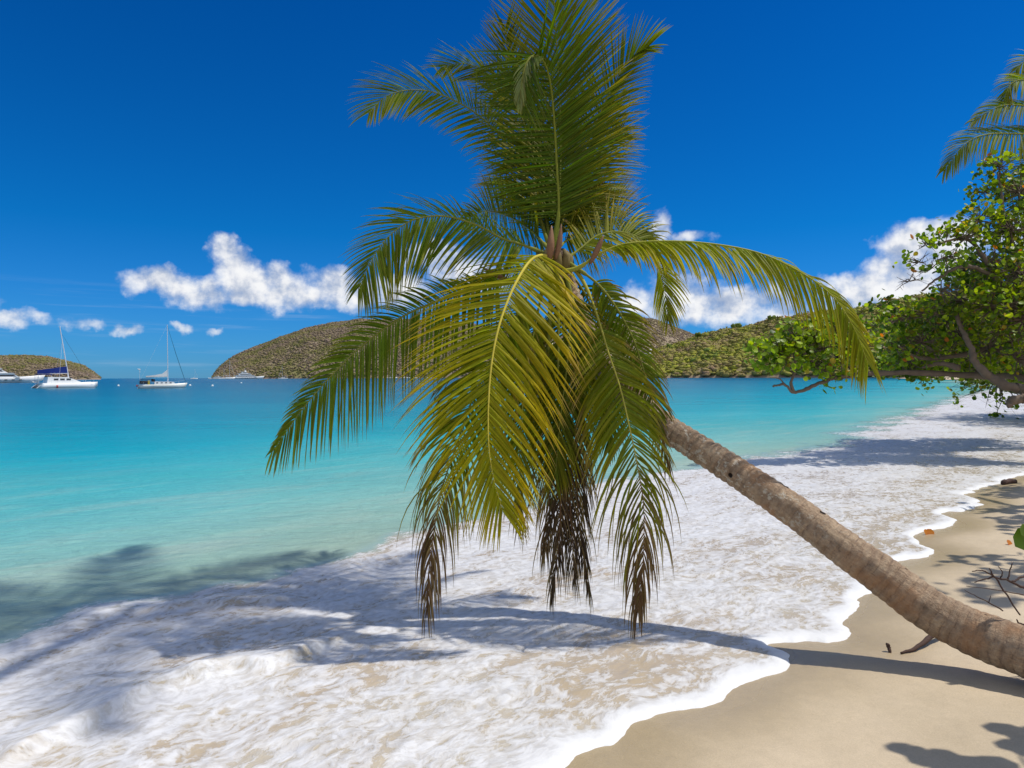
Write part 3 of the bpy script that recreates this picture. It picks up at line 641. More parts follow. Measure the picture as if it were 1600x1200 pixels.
XH = (1,0,0)
FR = [
 # upright main frond seen from below, its tip curling over
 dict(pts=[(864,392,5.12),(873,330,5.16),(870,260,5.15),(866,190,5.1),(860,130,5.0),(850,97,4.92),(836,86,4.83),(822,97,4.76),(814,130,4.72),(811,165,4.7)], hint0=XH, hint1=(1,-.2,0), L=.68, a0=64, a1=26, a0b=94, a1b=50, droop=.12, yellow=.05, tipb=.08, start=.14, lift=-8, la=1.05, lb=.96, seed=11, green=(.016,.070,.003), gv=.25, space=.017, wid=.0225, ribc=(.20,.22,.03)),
 dict(pts=[(850,92,4.95),(838,87,4.84),(823,98,4.74),(815,130,4.70),(812,168,4.68)], hint0=XH, hint1=(1,-.2,0), L=.17, a0=40, a1=8, droop=.6, yellow=.15, tipb=.05, seed=45, start=.05, green=(.20,.26,.12), gv=.2, wid=.02),
 # behind it, up out of the frame
 dict(pts=[(864,390,5.25),(874,300,5.45),(876,200,5.6),(872,110,5.65),(868,40,5.65),(862,-60,5.6),(850,-120,5.5)], hint0=XH, hint1=(1,0,.1), L=.80, a0=62, a1=20, droop=.05, yellow=.45, tipb=.08, start=.1, lift=8, seed=12, space=.018),
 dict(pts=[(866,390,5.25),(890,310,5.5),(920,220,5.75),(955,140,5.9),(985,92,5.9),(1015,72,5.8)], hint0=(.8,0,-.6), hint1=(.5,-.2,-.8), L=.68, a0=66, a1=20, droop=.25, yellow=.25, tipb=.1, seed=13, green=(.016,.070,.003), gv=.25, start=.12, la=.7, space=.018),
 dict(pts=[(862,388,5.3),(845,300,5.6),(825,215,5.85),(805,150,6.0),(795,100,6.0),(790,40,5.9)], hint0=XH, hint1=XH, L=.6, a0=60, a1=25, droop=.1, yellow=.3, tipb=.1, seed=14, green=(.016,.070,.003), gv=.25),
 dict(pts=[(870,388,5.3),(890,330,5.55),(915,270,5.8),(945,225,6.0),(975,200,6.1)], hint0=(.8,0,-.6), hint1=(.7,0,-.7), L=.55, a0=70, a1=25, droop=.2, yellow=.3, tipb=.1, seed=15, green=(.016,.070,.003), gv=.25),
 # upper left pair
 dict(pts=[(858,385,5.3),(820,270,5.7),(775,205,5.85),(730,168,5.85),(680,145,5.8),(638,141,5.7),(603,151,5.6),(576,177,5.5)], hint0=(0,-.45,-.9), hint1=(-.1,-.4,-.9), L=.58, a0=74, a1=24, droop=.25, yellow=.3, tipb=.12, seed=16, start=.30, lb=.95, la=.7, space=.018),
 dict(pts=[(860,385,5.3),(838,260,5.9),(812,170,6.2),(778,122,6.3),(743,104,6.3),(715,99,6.2),(688,106,6.1)], hint0=(0,-.45,-.9), hint1=(-.1,-.4,-.9), L=.52, a0=70, a1=24, droop=.15, yellow=.3, tipb=.12, seed=17, start=.35, lb=1, la=.8),
 # left arching
 dict(pts=[(850,396,5.1),(815,382,5.05),(785,373,5.0),(750,354,4.95),(708,340,4.9),(673,338,4.82),(638,347,4.75),(603,374,4.68),(578,412,4.6),(560,452,4.55)], hint0=(.1,-.6,-.8), hint1=(.5,-.3,-.7), L=.62, a0=72, a1=24, droop=.30, yellow=.2, tipb=.12, seed=18, start=.10, la=1.0, lb=.66, space=.017),
 # dense dark fronds behind the crown, going back
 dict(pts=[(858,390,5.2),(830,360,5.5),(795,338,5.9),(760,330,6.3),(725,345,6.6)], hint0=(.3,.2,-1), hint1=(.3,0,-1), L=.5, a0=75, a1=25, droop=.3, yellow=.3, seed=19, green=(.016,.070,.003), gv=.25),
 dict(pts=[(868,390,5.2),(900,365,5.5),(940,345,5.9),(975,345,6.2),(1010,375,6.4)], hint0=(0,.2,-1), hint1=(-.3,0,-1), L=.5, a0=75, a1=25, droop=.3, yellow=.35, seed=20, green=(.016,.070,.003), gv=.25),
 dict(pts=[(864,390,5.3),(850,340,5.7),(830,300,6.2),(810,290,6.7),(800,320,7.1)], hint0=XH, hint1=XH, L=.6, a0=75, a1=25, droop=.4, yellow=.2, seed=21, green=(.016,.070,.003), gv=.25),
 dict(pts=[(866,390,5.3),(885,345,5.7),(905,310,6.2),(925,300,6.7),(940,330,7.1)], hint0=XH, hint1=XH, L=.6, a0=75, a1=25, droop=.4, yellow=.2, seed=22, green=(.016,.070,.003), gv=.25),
 # long left lower frond
 dict(pts=[(835,425,5.0),(780,442,4.95),(730,457,4.9),(680,472,4.82),(625,497,4.75),(565,541,4.68),(515,590,4.6),(472,640,4.52),(444,680,4.46),(424,708,4.42)], hint0=(.15,-.35,-.9), hint1=(.8,-.2,-.5), L=.66, a0=68, a1=20, droop=.42, fo=.75, yellow=.18, tipb=.1, seed=23, la=1.0, lb=.42, lift=0, start=.12, space=.017),
 # big front yellow frond
 dict(pts=[(862,402,5.0),(846,399,4.92),(828,408,4.8),(807,440,4.62),(789,481,4.5),(776,524,4.42),(767,577,4.36),(763,640,4.32),(764,700,4.32),(772,750,4.34),(786,800,4.38)], hint0=XH, hint1=(1,.2,-.1), L=.80, a0=74, a1=20, droop=.40, yellow=.85, tipb=.18, seed=24, start=.05, space=.0165, wid=.025, green=(.21,.24,.006), ribc=(.55,.46,.07), rr=.013),
 # left hanging frond with brown tip
 dict(pts=[(850,410,5.0),(820,470,4.85),(780,540,4.75),(740,620,4.7),(712,700,4.66),(690,765,4.63),(678,830,4.6),(671,885,4.6),(668,950,4.6)], hint0=XH, hint1=(1,.1,0), L=.54, a0=58, a1=10, droop=.50, yellow=.45, tipb=.3, dead0=.56, dg=2.5, seed=25, start=.15, wid=.026),
 # right front hanging frond with brown tip
 dict(pts=[(876,402,5.15),(905,430,5.12),(925,470,5.0),(940,515,4.86),(951,552,4.76),(970,609,4.66),(986,679,4.58),(999,744,4.54),(1006,797,4.53),(1005,872,4.55),(997,955,4.58)], hint0=XH, hint1=(1,.1,0), L=.60, a0=62, a1=10, droop=.50, yellow=.40, tipb=.3, dead0=.60, dg=2.5, la=.78, seed=27, start=.26, ribc=(.36,.33,.06), wid=.027),
 # dead brown skirts in the middle
 dict(pts=[(868,415,5.1),(872,500,5.0),(872,600,4.95),(874,700,4.92),(876,790,4.9),(872,852,4.9),(863,925,4.9)], hint0=XH, hint1=(1,.3,0), L=.42, a0=45, a1=6, droop=.8, yellow=.25, tipb=.4, dead0=.42, seed=26, start=.25, ragged=.3, wid=.022),
 dict(pts=[(880,415,5.1),(900,500,5.05),(902,600,5.0),(900,700,4.97),(903,790,4.95),(909,852,4.93),(919,925,4.92)], hint0=XH, hint1=(1,-.3,0), L=.40, a0=42, a1=6, droop=.8, yellow=.25, tipb=.4, dead0=.38, seed=28, start=.25, ragged=.3, wid=.022),
 dict(pts=[(856,412,5.05),(840,490,5.0),(822,580,4.95),(813,680,4.92),(812,750,4.9),(812,825,4.9)], hint0=XH, hint1=(1,.2,0), L=.44, a0=50, a1=8, droop=.6, yellow=.5, tipb=.4, dead0=.8, seed=29, start=.2, ragged=.2, wid=.022),
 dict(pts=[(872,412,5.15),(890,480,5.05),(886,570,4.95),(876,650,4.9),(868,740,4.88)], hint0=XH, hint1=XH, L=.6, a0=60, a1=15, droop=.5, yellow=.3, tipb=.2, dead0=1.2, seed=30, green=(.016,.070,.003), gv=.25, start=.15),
 dict(pts=[(885,408,5.1),(940,450,5.1),(985,520,5.05),(1012,600,5.0),(1030,670,4.98),(1046,730,4.95)], hint0=XH, hint1=XH, L=.32, a0=60, a1=10, droop=.7, yellow=.2, tipb=.4, dead0=.75, seed=31, start=.15, ragged=.3, wid=.024),
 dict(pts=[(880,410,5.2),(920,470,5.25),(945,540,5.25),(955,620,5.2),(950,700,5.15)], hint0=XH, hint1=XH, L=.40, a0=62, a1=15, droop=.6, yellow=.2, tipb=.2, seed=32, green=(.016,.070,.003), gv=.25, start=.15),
 dict(pts=[(872,430,5.1),(886,560,5.0),(888,680,4.96),(890,760,4.94),(893,830,4.93),(898,905,4.93)], hint0=XH, hint1=(1,-.3,0), L=.46, a0=42, a1=8, droop=.8, yellow=.25, tipb=.4, dead0=.30, seed=36, start=.3, ragged=.35, wid=.022),
 dict(pts=[(862,430,5.05),(856,560,5.0),(852,660,4.96),(856,740,4.94),(858,800,4.93),(850,870,4.93)], hint0=XH, hint1=(1,-.3,0), L=.46, a0=45, a1=8, droop=.8, yellow=.25, tipb=.4, dead0=.45, seed=37, start=.3, ragged=.35, wid=.022),
 # long right arching frond
 dict(pts=[(876,425,5.05),(905,418,5.0),(934,398,4.95),(974,382,4.9),(1035,377,4.85),(1102,380,4.8),(1170,391,4.76),(1220,409,4.74),(1271,438,4.72),(1305,467,4.7),(1326,497,4.7),(1342,530,4.7),(1356,568,4.7)], hint0=(0,-1,-.12), hint1=(-1,-.2,-.3), L=.54, a0=66, a1=24, droop=.70, yellow=.42, tipb=.14, seed=33, start=.16, la=.92, lb=.9, lift=-22, fo=.4, green=(.14,.18,.008), ribc=(.32,.32,.05), space=.0165),
 # shorter pale one behind it
 dict(pts=[(878,410,5.2),(905,390,5.3),(934,368,5.4),(967,362,5.5),(1001,374,5.55),(1025,405,5.6),(1038,450,5.6),(1044,500,5.6)], hint0=(0,-.5,-.85), hint1=(.6,-.2,-.6), L=.42, a0=72, a1=14, droop=.5, yellow=.45, tipb=.2, seed=34, start=.12, green=(.10,.135,.03)),
 dict(pts=[(852,412,5.2),(800,425,5.35),(760,436,5.5),(730,443,5.6),(708,440,5.65)], hint0=(0,-.5,-.85), hint1=(0,-.5,-.85), L=.25, a0=60, a1=15, droop=.3, yellow=.3, seed=35),
]
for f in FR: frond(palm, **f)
# dry brown spathes and old leaf bases at the crown
def spathe(parent, pts, w):
    mb = MB(); cur = [Vector(p) for p in catmull([tuple(P(*p)) for p in pts], 5)]; n = len(cur)
    mb.tube(cur, [max(.002, w*math.sin(PI*min(1, .12+.88*i/(n-1)))**.8) for i in range(n)], 7)
    mb.build('spathe', M_spathe, parent, True)
spathe(palm, [(922,412,4.95),(934,388,4.93),(943,368,4.92)], .022)
spathe(palm, [(868,405,4.98),(874,380,4.97),(877,350,4.97)], .022)
spathe(palm, [(800,440,4.9),(780,432,4.9),(752,417,4.9)], .02)
spathe(palm, [(858,408,4.98),(860,385,4.95),(862,352,4.96)], .03)
mb = MB()
for k in range(9):
    a = 2*PI*k/9; b0 = P(866,425,5.15); b1 = P(864,388,5.13)
    mb.tube([b0+Vector((math.cos(a)*.09, math.sin(a)*.09, 0)), (b0+b1)/2+Vector((math.cos(a)*.12, math.sin(a)*.12,.02)), b1+Vector((math.cos(a)*.10, math.sin(a)*.10,-.02))], [.045,.03,.012], 6)
mb.build('leaf_base', pbr('leaf_base', (.17,.13,.05), .7, .2, .4, 10), palm, True)
settle(palm)

# second palm, at the right edge behind the sea grapes
g2 = P(1760, 600, 17.0); palm2 = empty('palm_tree', (g2.x, g2.y, ground_at(g2.x, g2.y)))
tag(palm2, 'second coconut palm at the right edge with fronds high above the sea grape', 'palm tree')
mb = MB(); base = Vector(palm2.location); top = P(1690, 190, 16.5)
mb.tube([base-Vector((0,0,.2)), base.lerp(top,.4)+Vector((.4,0,0)), base.lerp(top,.75)+Vector((.25,0,0)), top], [.2,.15,.13,.12], 12)
mb.build('trunk', M_bark, palm2, True)
kw = dict(space=.045, wid=.05, rr=.03)
for f in [dict(pts=[(1690,190,16.5),(1640,170,16.2),(1600,165,16),(1562,166,15.8),(1518,190,15.6)], seed=51, L=.75),
          dict(pts=[(1690,190,16.5),(1640,205,16.2),(1600,209,15.9),(1543,210,15.6),(1507,226,15.4),(1474,268,15.3)], seed=52, L=.95),
          dict(pts=[(1690,190,16.5),(1640,140,16.4),(1605,125,16.2),(1580,131,16),(1566,162,15.9)], seed=53, L=.8),
          dict(pts=[(1690,190,16.5),(1660,130,16.6),(1625,95,16.6),(1598,98,16.5),(1580,120,16.4)], seed=54, L=.8),
          dict(pts=[(1690,195,16.5),(1650,230,16.3),(1610,255,16.2),(1570,300,16.1)], seed=55, L=.8),
          dict(pts=[(1690,195,16.5),(1640,260,16.3),(1600,300,16.2),(1555,370,16.1)], seed=56, L=.8),
          dict(pts=[(1690,190,16.5),(1720,120,16.6),(1760,90,16.6),(1810,110,16.5)], seed=57, L=.8),
          dict(pts=[(1690,190,16.5),(1740,180,16.6),(1790,200,16.6),(1830,260,16.5)], seed=58, L=.8)]:
    frond(palm2, hint0=(.1,-.5,-.85), hint1=(.3,-.4,-.8), a0=70, a1=18, droop=.5, yellow=.3, tipb=.12, la=1.0, lb=.8, start=.1, **f, **kw)
settle(palm2)

# tall palm leaning overhead: outside the picture, but it throws the broken shade on the wash at left
palm3 = empty('palm_tree', (-1.5, -4.0, ground_at(-1.5, -4.0)))
tag(palm3, 'tall palm leaning overhead outside the frame, seen only by its shadow on the wash', 'palm tree')
c3 = Vector((.75, 5.7, 7.0)); b3 = Vector(palm3.location)
mb = MB(); mb.tube([Vector(q) for q in catmull([tuple(b3-Vector((0,0,.2))), tuple(b3+Vector((.5,2.4,3.1))), tuple(b3+Vector((.9,5.6,5.3))), tuple(c3)], 6)], [.105-.0022*i for i in range(19)], 12)
mb.build('trunk', M_bark, palm3, True)
def unP(p): return ((CX+F*p.x/p.y), CY-F*(p.z-H)/p.y, p.y)
for k, (a, ln) in enumerate([(10,1.5),(60,1.9),(115,2.1),(165,2.3),(200,2.2),(245,2.0),(300,2.1),(340,1.8)]):
    an = math.radians(a); dx, dy = math.cos(an), math.sin(an)
    pp = [c3+Vector((dx*ln*q, dy*ln*q, .9*math.sin(q*2.2)-.25*q)) for q in (0,.25,.5,.75,1)]
    frond(palm3, [unP(p) for p in pp], (-dy,dx,0), (-dy,dx,0), L=.6, a0=72, a1=20, droop=.15, space=.04, wid=.045, seed=70+k)
settle(palm3)

# ------------------------------------------------------------------ sea grape trees
def round_leaf(V, Fq, Cc, p, nrm, up, r, col):
    a = nrm.cross(up)
    if a.length < 1e-4: a = nrm.orthogonal()
    a.normalize(); b = a.cross(nrm).normalized(); base = len(V); n = 8
    V.append(p+nrm*(-.10*r)); Cc.append((*col,1))
    for k in range(n):
        an = 2*PI*k/n; rr_ = r*(1.0+.12*math.cos(an)); 
        if k == n//2: rr_ *= .72
        V.append(p+b*math.cos(an)*rr_+a*math.sin(an)*rr_*1.05+nrm*(.12*r*abs(math.sin(an)))); Cc.append((*col,1))
    for k in range(n): Fq.append((base, base+1+k, base+1+(k+1) % n))
GP = [(.06,.12,.006),(.12,.19,.008),(.18,.26,.010),(.28,.36,.015),(.05,.09,.008),(.15,.15,.015)]
def leaf_col(R, bright):
    x = R.random()
    if x < .012: return (.45,.14,.02)
    if x < .03: return (.40,.28,.03)
    c = GP[R.randrange(len(GP))] if R.random() > bright else GP[R.choice([1,2,2,3])]
    k = R.uniform(.75,1.2); return tuple(v*k for v in c)
def clusters(R, cl, V, Fq, Cc, tw, leaf=.075, bright=.2):   # R, clusters
    """cl: (center Vector, radius, leaves, bareness)"""
    for c, rad, nl, bare in cl:
        if leaf == .056 and c is not cl[0][0]:
            o2 = min((q[0] for q in cl if q[0] is not c and (q[0]-cl[0][0]).length < (c-cl[0][0]).length+1e-6), key=lambda q: (q-c).length, default=cl[0][0]); tw.tube([c, (c+o2)/2+Vector((0,0,-.04)), o2], [.008,.009,.010], 4)
        nt = max(3, int(nl/2.4))
        for k in range(nt):
            d = Vector((R.gauss(0,1), R.gauss(0,1), R.gauss(.25,.8))).normalized()
            e = c+Vector((d.x*rad*R.uniform(.6,1.1), d.y*rad*1.1*R.uniform(.4,1.1), d.z*rad*R.uniform(.5,1)))
            mid_ = c.lerp(e, .5)+Vector((R.gauss(0,.08), R.gauss(0,.08), R.gauss(0,.08)))*rad
            s0 = c.lerp(mid_, R.uniform(0,.3))
            tw.tube([s0, mid_, e], [.010*(1+rad), .007*(1+rad), .004], 4, cap=False)
            for z in range(R.randint(1,3)):
                q2 = mid_.lerp(e, R.random())+Vector((R.gauss(0,1), R.gauss(0,1), R.gauss(0,1)))*rad*.25
                tw.tube([mid_.lerp(e, R.random()*.7), q2], [.006,.003], 3, cap=False)
            if R.random() < bare: continue
            for j in range(7):
                p = e+Vector((R.gauss(0,1), R.gauss(0,1), R.gauss(0,.8)))*(leaf*1.9)
                nv = Vector((R.gauss(0,.75), R.gauss(-.15,.75), R.gauss(.7,.5))).normalized()
                round_leaf(V, Fq, Cc, p, nv, (p-c).normalized(), leaf*R.uniform(.65,1.25), leaf_col(R, bright))
def grape(label, base, limbs, cl, seed, leaf=.075, bright=.2, group=None, cat='tree', name='sea_grape_tree'):
    R = random.Random(seed)
    root = empty(name, base); tag(root, label, cat, group)
    for nm, pts, r0, r1 in limbs:
        mb = MB(); cur = catmull([tuple(p) for p in pts], 7)
        n = len(cur); wob = [Vector((R.gauss(0,1), R.gauss(0,1), R.gauss(0,1)))*r0*.09 for _ in range(n)]
        mb.tube([Vector(c)+w for c, w in zip(cur, wob)], [(r0+(r1-r0)*i/(n-1))*(1+.10*math.sin(i*.9+r0*90)+.05*math.sin(i*2.3)) for i in range(n)], 10)
        mb.build(nm, M_bark, root, True)
    V, Fq, Cc = [], [], []; tw = MB()
    clusters(R, cl, V, Fq, Cc, tw, leaf, bright)
    tw.build('twigs', M_bark, root, True)
    from_np('crown', np.array([tuple(v) for v in V]), tris=np.array(Fq), mats=[M_grape], parent=root, smooth=False, attrs={'Col':np.array(Cc)})
    settle(root); return root
R = random.Random(5)
# main sea grape, trunk out of frame at right; crown fills the right edge
b = Vector((12.2,13.2,0)); b.z = ground_at(b.x, b.y)
fork = P(1655,640,13.5)
mc = [(1562,262,15,.45,60,.1),(1592,300,15,.5,80,.05),(1538,300,15,.3,30,.1),(1530,345,14.5,.45,70,.1),(1580,360,14.5,.5,90,.05),(1480,362,14,.3,32,.2),(1510,372,14,.35,50,.15),
      (1446,382,13.8,.25,22,.2),(1436,410,13.8,.28,26,.4),(1420,440,13.8,.28,20,.9),(1455,420,13.8,.3,20,.8),(1480,402,14,.35,32,.6),(1470,455,14,.4,40,.6),(1545,415,14.5,.55,90,.1),(1595,430,14,.55,100,.05),
      (1500,470,14.5,.6,100,.15),(1450,490,14.5,.45,70,.2),(1405,498,14.8,.4,55,.15),(1372,478,15.5,.22,18,.1),(1388,485,15.5,.25,18,.1),(1555,480,14,.6,120,.05),(1600,500,14,.6,120,.05),
      (1500,525,15,.6,110,.15),(1440,535,15,.5,80,.2),(1400,545,15.5,.45,60,.2),(1545,545,14.5,.5,70,.3),(1590,560,14,.5,60,.3),(1470,560,15.5,.45,50,.3),(1360,510,16,.35,40,.1),
      (1425,565,16,.35,40,.3),(1640,380,14.5,.7,120,.05),(1650,480,14,.7,120,.05),(1660,300,15,.7,100,.05),(1590,400,16,.6,100,.05),(1540,450,16,.6,100,.05),(1480,500,16.5,.6,90,.1),(1560,520,16.5,.6,90,.1),(1620,330,16,.6,90,.05)]
cl = [(P(a,b_,d), r, n, ba) for a,b_,d,r,n,ba in mc]
for i in range(12):
    cl.append((P(R.uniform(1385,1600), R.uniform(555,588), R.uniform(16,19)), .4, 60, .1))
for i in range(34):      # fill behind
    px = R.uniform(1420,1640); cl.append((P(px, R.uniform(400 if px > 1500 else 490, 560), R.uniform(16.5,19)), .55, 70, .1))
limbs = [('trunk', [b-Vector((0,0,.2)), b+Vector((-.3,0,.8)), P(1700,625,13.4), fork], .26,.17),
 ('branch', [fork, P(1610,612,13.6), P(1582,606,13.7), P(1548,590,13.9), P(1524,566,14), P(1516,540,14.1), P(1500,510,14.3), P(1490,470,14.4)], .125,.03),
 ('branch', [P(1600,622,13.5), P(1580,627,13.5), P(1574,634,13.5)], .10,.06),
 ('branch', [fork, P(1600,592,14), P(1540,588,14.6), P(1450,583,15), P(1380,583,14.8), P(1340,586,14.5), P(1300,591,14.2), P(1264,606,14), P(1240,613,13.9), P(1226,601,13.9), P(1207,604,13.9)], .08,.02),
 ('branch', [fork, P(1640,560,13.8), P(1600,500,14), P(1560,440,14.2), P(1510,415,14.1), P(1470,432,14), P(1440,455,13.9)], .09,.015),
 ('branch', [P(1600,500,14), P(1590,420,14.5), P(1570,340,14.8), P(1560,270,15)], .09,.02),
 ('branch', [P(1560,440,14.2), P(1520,380,14.2), P(1490,375,14.1), P(1450,385,13.9)], .05,.015),
 ('branch', [fork, P(1620,580,14), P(1560,545,14.5), P(1500,555,14.8), P(1440,560,15), P(1400,540,15.2)], .10,.02),
 ('branch', [P(1500,575,14.6), P(1470,568,14.8), P(1440,575,15)], .07,.03)]
grape('large sea grape tree with gnarled low limbs filling the right edge', tuple(b), limbs, cl, 41, .049, .42)
# the hanging bough leaves are part of the same tree in life, but read as its low bough
R = random.Random(8)
cl = [(P(a,b_,d), r, n, ba) for a,b_,d,r,n,ba in [(1188,552,13.7,.22,24,.0),(1205,570,13.8,.2,16,.1),(1212,540,13.8,.3,40,.0),(1240,525,13.9,.35,55,0),(1268,520,14,.35,60,0),(1256,548,13.9,.35,50,.1),(1290,545,14,.4,60,.1),(1284,575,14,.3,40,.1),(1236,577,13.8,.25,16,.4),(1310,560,14.2,.4,50,.1),(1300,590,14.2,.2,20,.2),(1322,590,14.3,.25,16,.3),(1225,560,13.8,.25,26,.1),(1300,520,14.3,.35,50,0),(1340,540,14.5,.45,60,.1)]]
bl = [('branch', [P(1240,612,13.9), P(1236,598,13.9), P(1242,578,13.9), P(1240,555,13.9), P(1232,535,13.9)], .035,.012),
      ('branch', [P(1300,591,14.2), P(1285,575,14.1), P(1262,560,14), P(1250,540,13.9)], .035,.012),
      ('branch', [P(1226,601,13.9), P(1218,592,13.9), P(1203,590,13.8)], .018,.006),
      ('branch', [P(1340,586,14.5), P(1325,570,14.4), P(1310,545,14.3)], .04,.015)]
low = grape('x', tuple(b), bl, cl, 42, .056, .85)
big = [o for o in C.objects if o.get('label','').startswith('large sea grape')][0]
for ch in list(low.children):
    ch.parent = big; ch.matrix_parent_inverse = Matrix.Translation(big.location).inverted()
    if ch.name.startswith('crown'): ch['label'] = 'bright yellow green leaves on the low bough'
bpy.data.objects.remove(low)
# out of frame at right, throws the leafy shade on the sand
b = Vector((9.6,7.6,0)); b.z = ground_at(b.x, b.y)
cl = []
R = random.Random(9)
for i in range(26):
    y = R.uniform(5.2,11.0); x = y*R.uniform(.84,1.02)+.75; cl.append((Vector((x,y,R.uniform(2.3,4.0))), .5, 26, .25))
grape('sea grape tree just outside the right edge shading the dry sand', tuple(b), [('trunk', [b-Vector((0,0,.2)), b+Vector((-.2,0,1.2)), b+Vector((-.5,-.2,2.4)), b+Vector((-1.3,-.6,3.0))], .2,.08), ('branch', [b+Vector((-.5,-.2,2.2)), b+Vector((-1.2,1.2,2.8)), b+Vector((-1.0,2.6,3.2))], .1,.03)], cl, 43, .085, .2)
# near shrub at the right edge: one leaf pokes into frame, the rest shades the bottom corner
def near_shrub():
    R = random.Random(12)
    root = empty('sea_grape_shrub', (3.9,2.9,.2)); tag(root, 'near sea grape shrub, one round green leaf poking in at right edge', 'shrub')
    V, Fq, Cc = [], [], []
    lf = [(Vector(P(1600,846,3.9)), (.1,-1,.15), .075, (.07,.13,.012)), (Vector(P(1603,832,3.88)), (.2,-1,.3), .045, (.10,.16,.012))]
    z0 = 1.55
    for (px, py, r) in [(1560,1150,.085),(1590,1166,.07),(1573,1178,.075),(1600,1190,.09),(1420,1180,.07),(1398,1172,.06),(1440,1195,.08),(1462,1188,.07),(1500,1205,.09),(1540,1210,.09),(1480,1215,.09),(1610,1160,.08)]:
        gx, gy = G(px, py, .06); z = z0+R.uniform(-.15,.25)
        p = Vector((gx+SUN.x/SUN.z*z, gy+SUN.y/SUN.z*z, z)); lf.append((p, (R.gauss(.2,.3), R.gauss(0,.3), 1), r, (.06,.12,.012)))
    for p, nv, r, c in lf: round_leaf(V, Fq, Cc, p, Vector(nv).normalized(), Vector((0,1,.1)).normalized(), r, c)
    st = MB(); base = Vector((3.9,2.9,.1)); r_i = 0
    for p, nv, r, c in lf:
        q = p-Vector(nv).normalized()*.01
        hx, hy = G(1596 if p.x > 2.95 else 1478, 1225, .06); hub = Vector((hx+SUN.x/SUN.z*z0, hy+SUN.y/SUN.z*z0, z0)) if r_i > 1 else p+Vector((.35,.05,-.1)); r_i += 1
        st.tube([q, q.lerp(hub,.5)+Vector((0,0,.03)), hub], [.0025,.004,.006], 5)
        st.tube([hub, hub.lerp(base,.5)+Vector((.3,-.1,.2)), base], [.008,.012,.02], 5)
    st.build('stem', M_bark, root, True)
    from_np('leaves', np.array([tuple(v) for v in V]), tris=np.array(Fq), mats=[M_grape], parent=root, smooth=False, attrs={'Col':np.array(Cc)})
    settle(root)
near_shrub()
# shore trees receding behind the sea grape
R = random.Random(15)
labs = ['dark green shore tree just behind the big sea grape crown','shore tree with olive crown, second beyond the sea grape','shore tree above the low limb, left of the second one','low shore tree standing at the head of the far beach','farthest shore tree over the distant pale sand strip','tall shore tree at the right edge behind the gnarled limbs']
for i, (px, pyt, d, w) in enumerate([(1590,500,95,11),(1545,515,150,14),(1500,528,230,18),(1455,538,300,22),(1405,545,390,26),(1730,430,26,8)]):
    gx = (px-CX)/F*d; gy = d; gz = ground_at(gx, gy); top = P(px, pyt, d).z
    base = Vector((gx+.5, gy, max(gz,.1)))
    cl = []; rr_ = w*.24; n = 24
    for k in range(n):
        a = R.uniform(0,2*PI); q = R.random()**.5
        cl.append((Vector((gx+math.cos(a)*w*.5*q, gy+math.sin(a)*w*.5*q, base.z+.7+rr_*.4+(top-base.z-.7-rr_)*(R.random()**.7)*(1-.25*q*q))), rr_, 150 if d < 60 else 80, .03))
    limbs = [('trunk', [base-Vector((0,0,.2)), base+Vector((.1,0,(top-base.z)*.4)), Vector((gx,gy,base.z+(top-base.z)*.75))], .12+w*.02,.05)]
    for k in range(4): limbs.append(('branch', [base+Vector((.05,0,(top-base.z)*.3)), base.lerp(cl[k][0],.6), cl[k][0]], .08+w*.008,.03))
    grape(labs[i], tuple(base), limbs, cl, 60+i, .05+d*.0012, .15, 'trees along the shore behind the sea grape', name='shore_tree')
# a few trees that stand out on the ridge of the green headland
tl = ['dark bushy tree breaking the ridge line left of the bough','lone round tree on the low end of the green ridge','spreading dark tree highest on the visible ridge','dark tree beside the white houses','small dark tree below the ridge left of the low bough']
for i, (px, py, hgt) in enumerate([(1152,505,9),(1093,524,7),(1204,498,8),(997,543,9),(1046,541,6)]):
    v = np.linspace(.02,1,200); x_, y_, z_ = green.at(np.full(200, px), v)
    pj = hor(px)-(z_-H)/y_*F
    j = int(np.argmin(np.abs(pj-(py+hgt*.4*F/y_)))); base = Vector((float(x_[j]), float(y_[j]), float(z_[j])))
    root = empty('hillside_tree', base); tag(root, tl[i], 'tree', 'trees standing out on the green headland')
    Rn = np.random.RandomState(100+i); V0, F0 = ico(2); VV = []; FF = []; 
    for k in range(9):
        c = np.array([Rn.randn()*hgt*.22, Rn.randn()*hgt*.15, hgt*(.2+.45*Rn.rand())]); sc = hgt*(.18+.12*Rn.rand())
        VV.append(V0*(1+.25*Rn.randn(len(V0),1)*.6)*sc+c+np.array(base)); FF.append(F0+k*len(V0))
    from_np('crown', np.concatenate(VV), tris=np.concatenate(FF), mats=[bmt2], parent=root, attrs={'tint':np.full(9*len(V0), .97)})
    mb = MB(); mb.tube([base-Vector((0,0,.5)), base+Vector((0,0,hgt*.5))], [.35,.2], 6); mb.build('trunk', M_bark, root)
    settle(root)
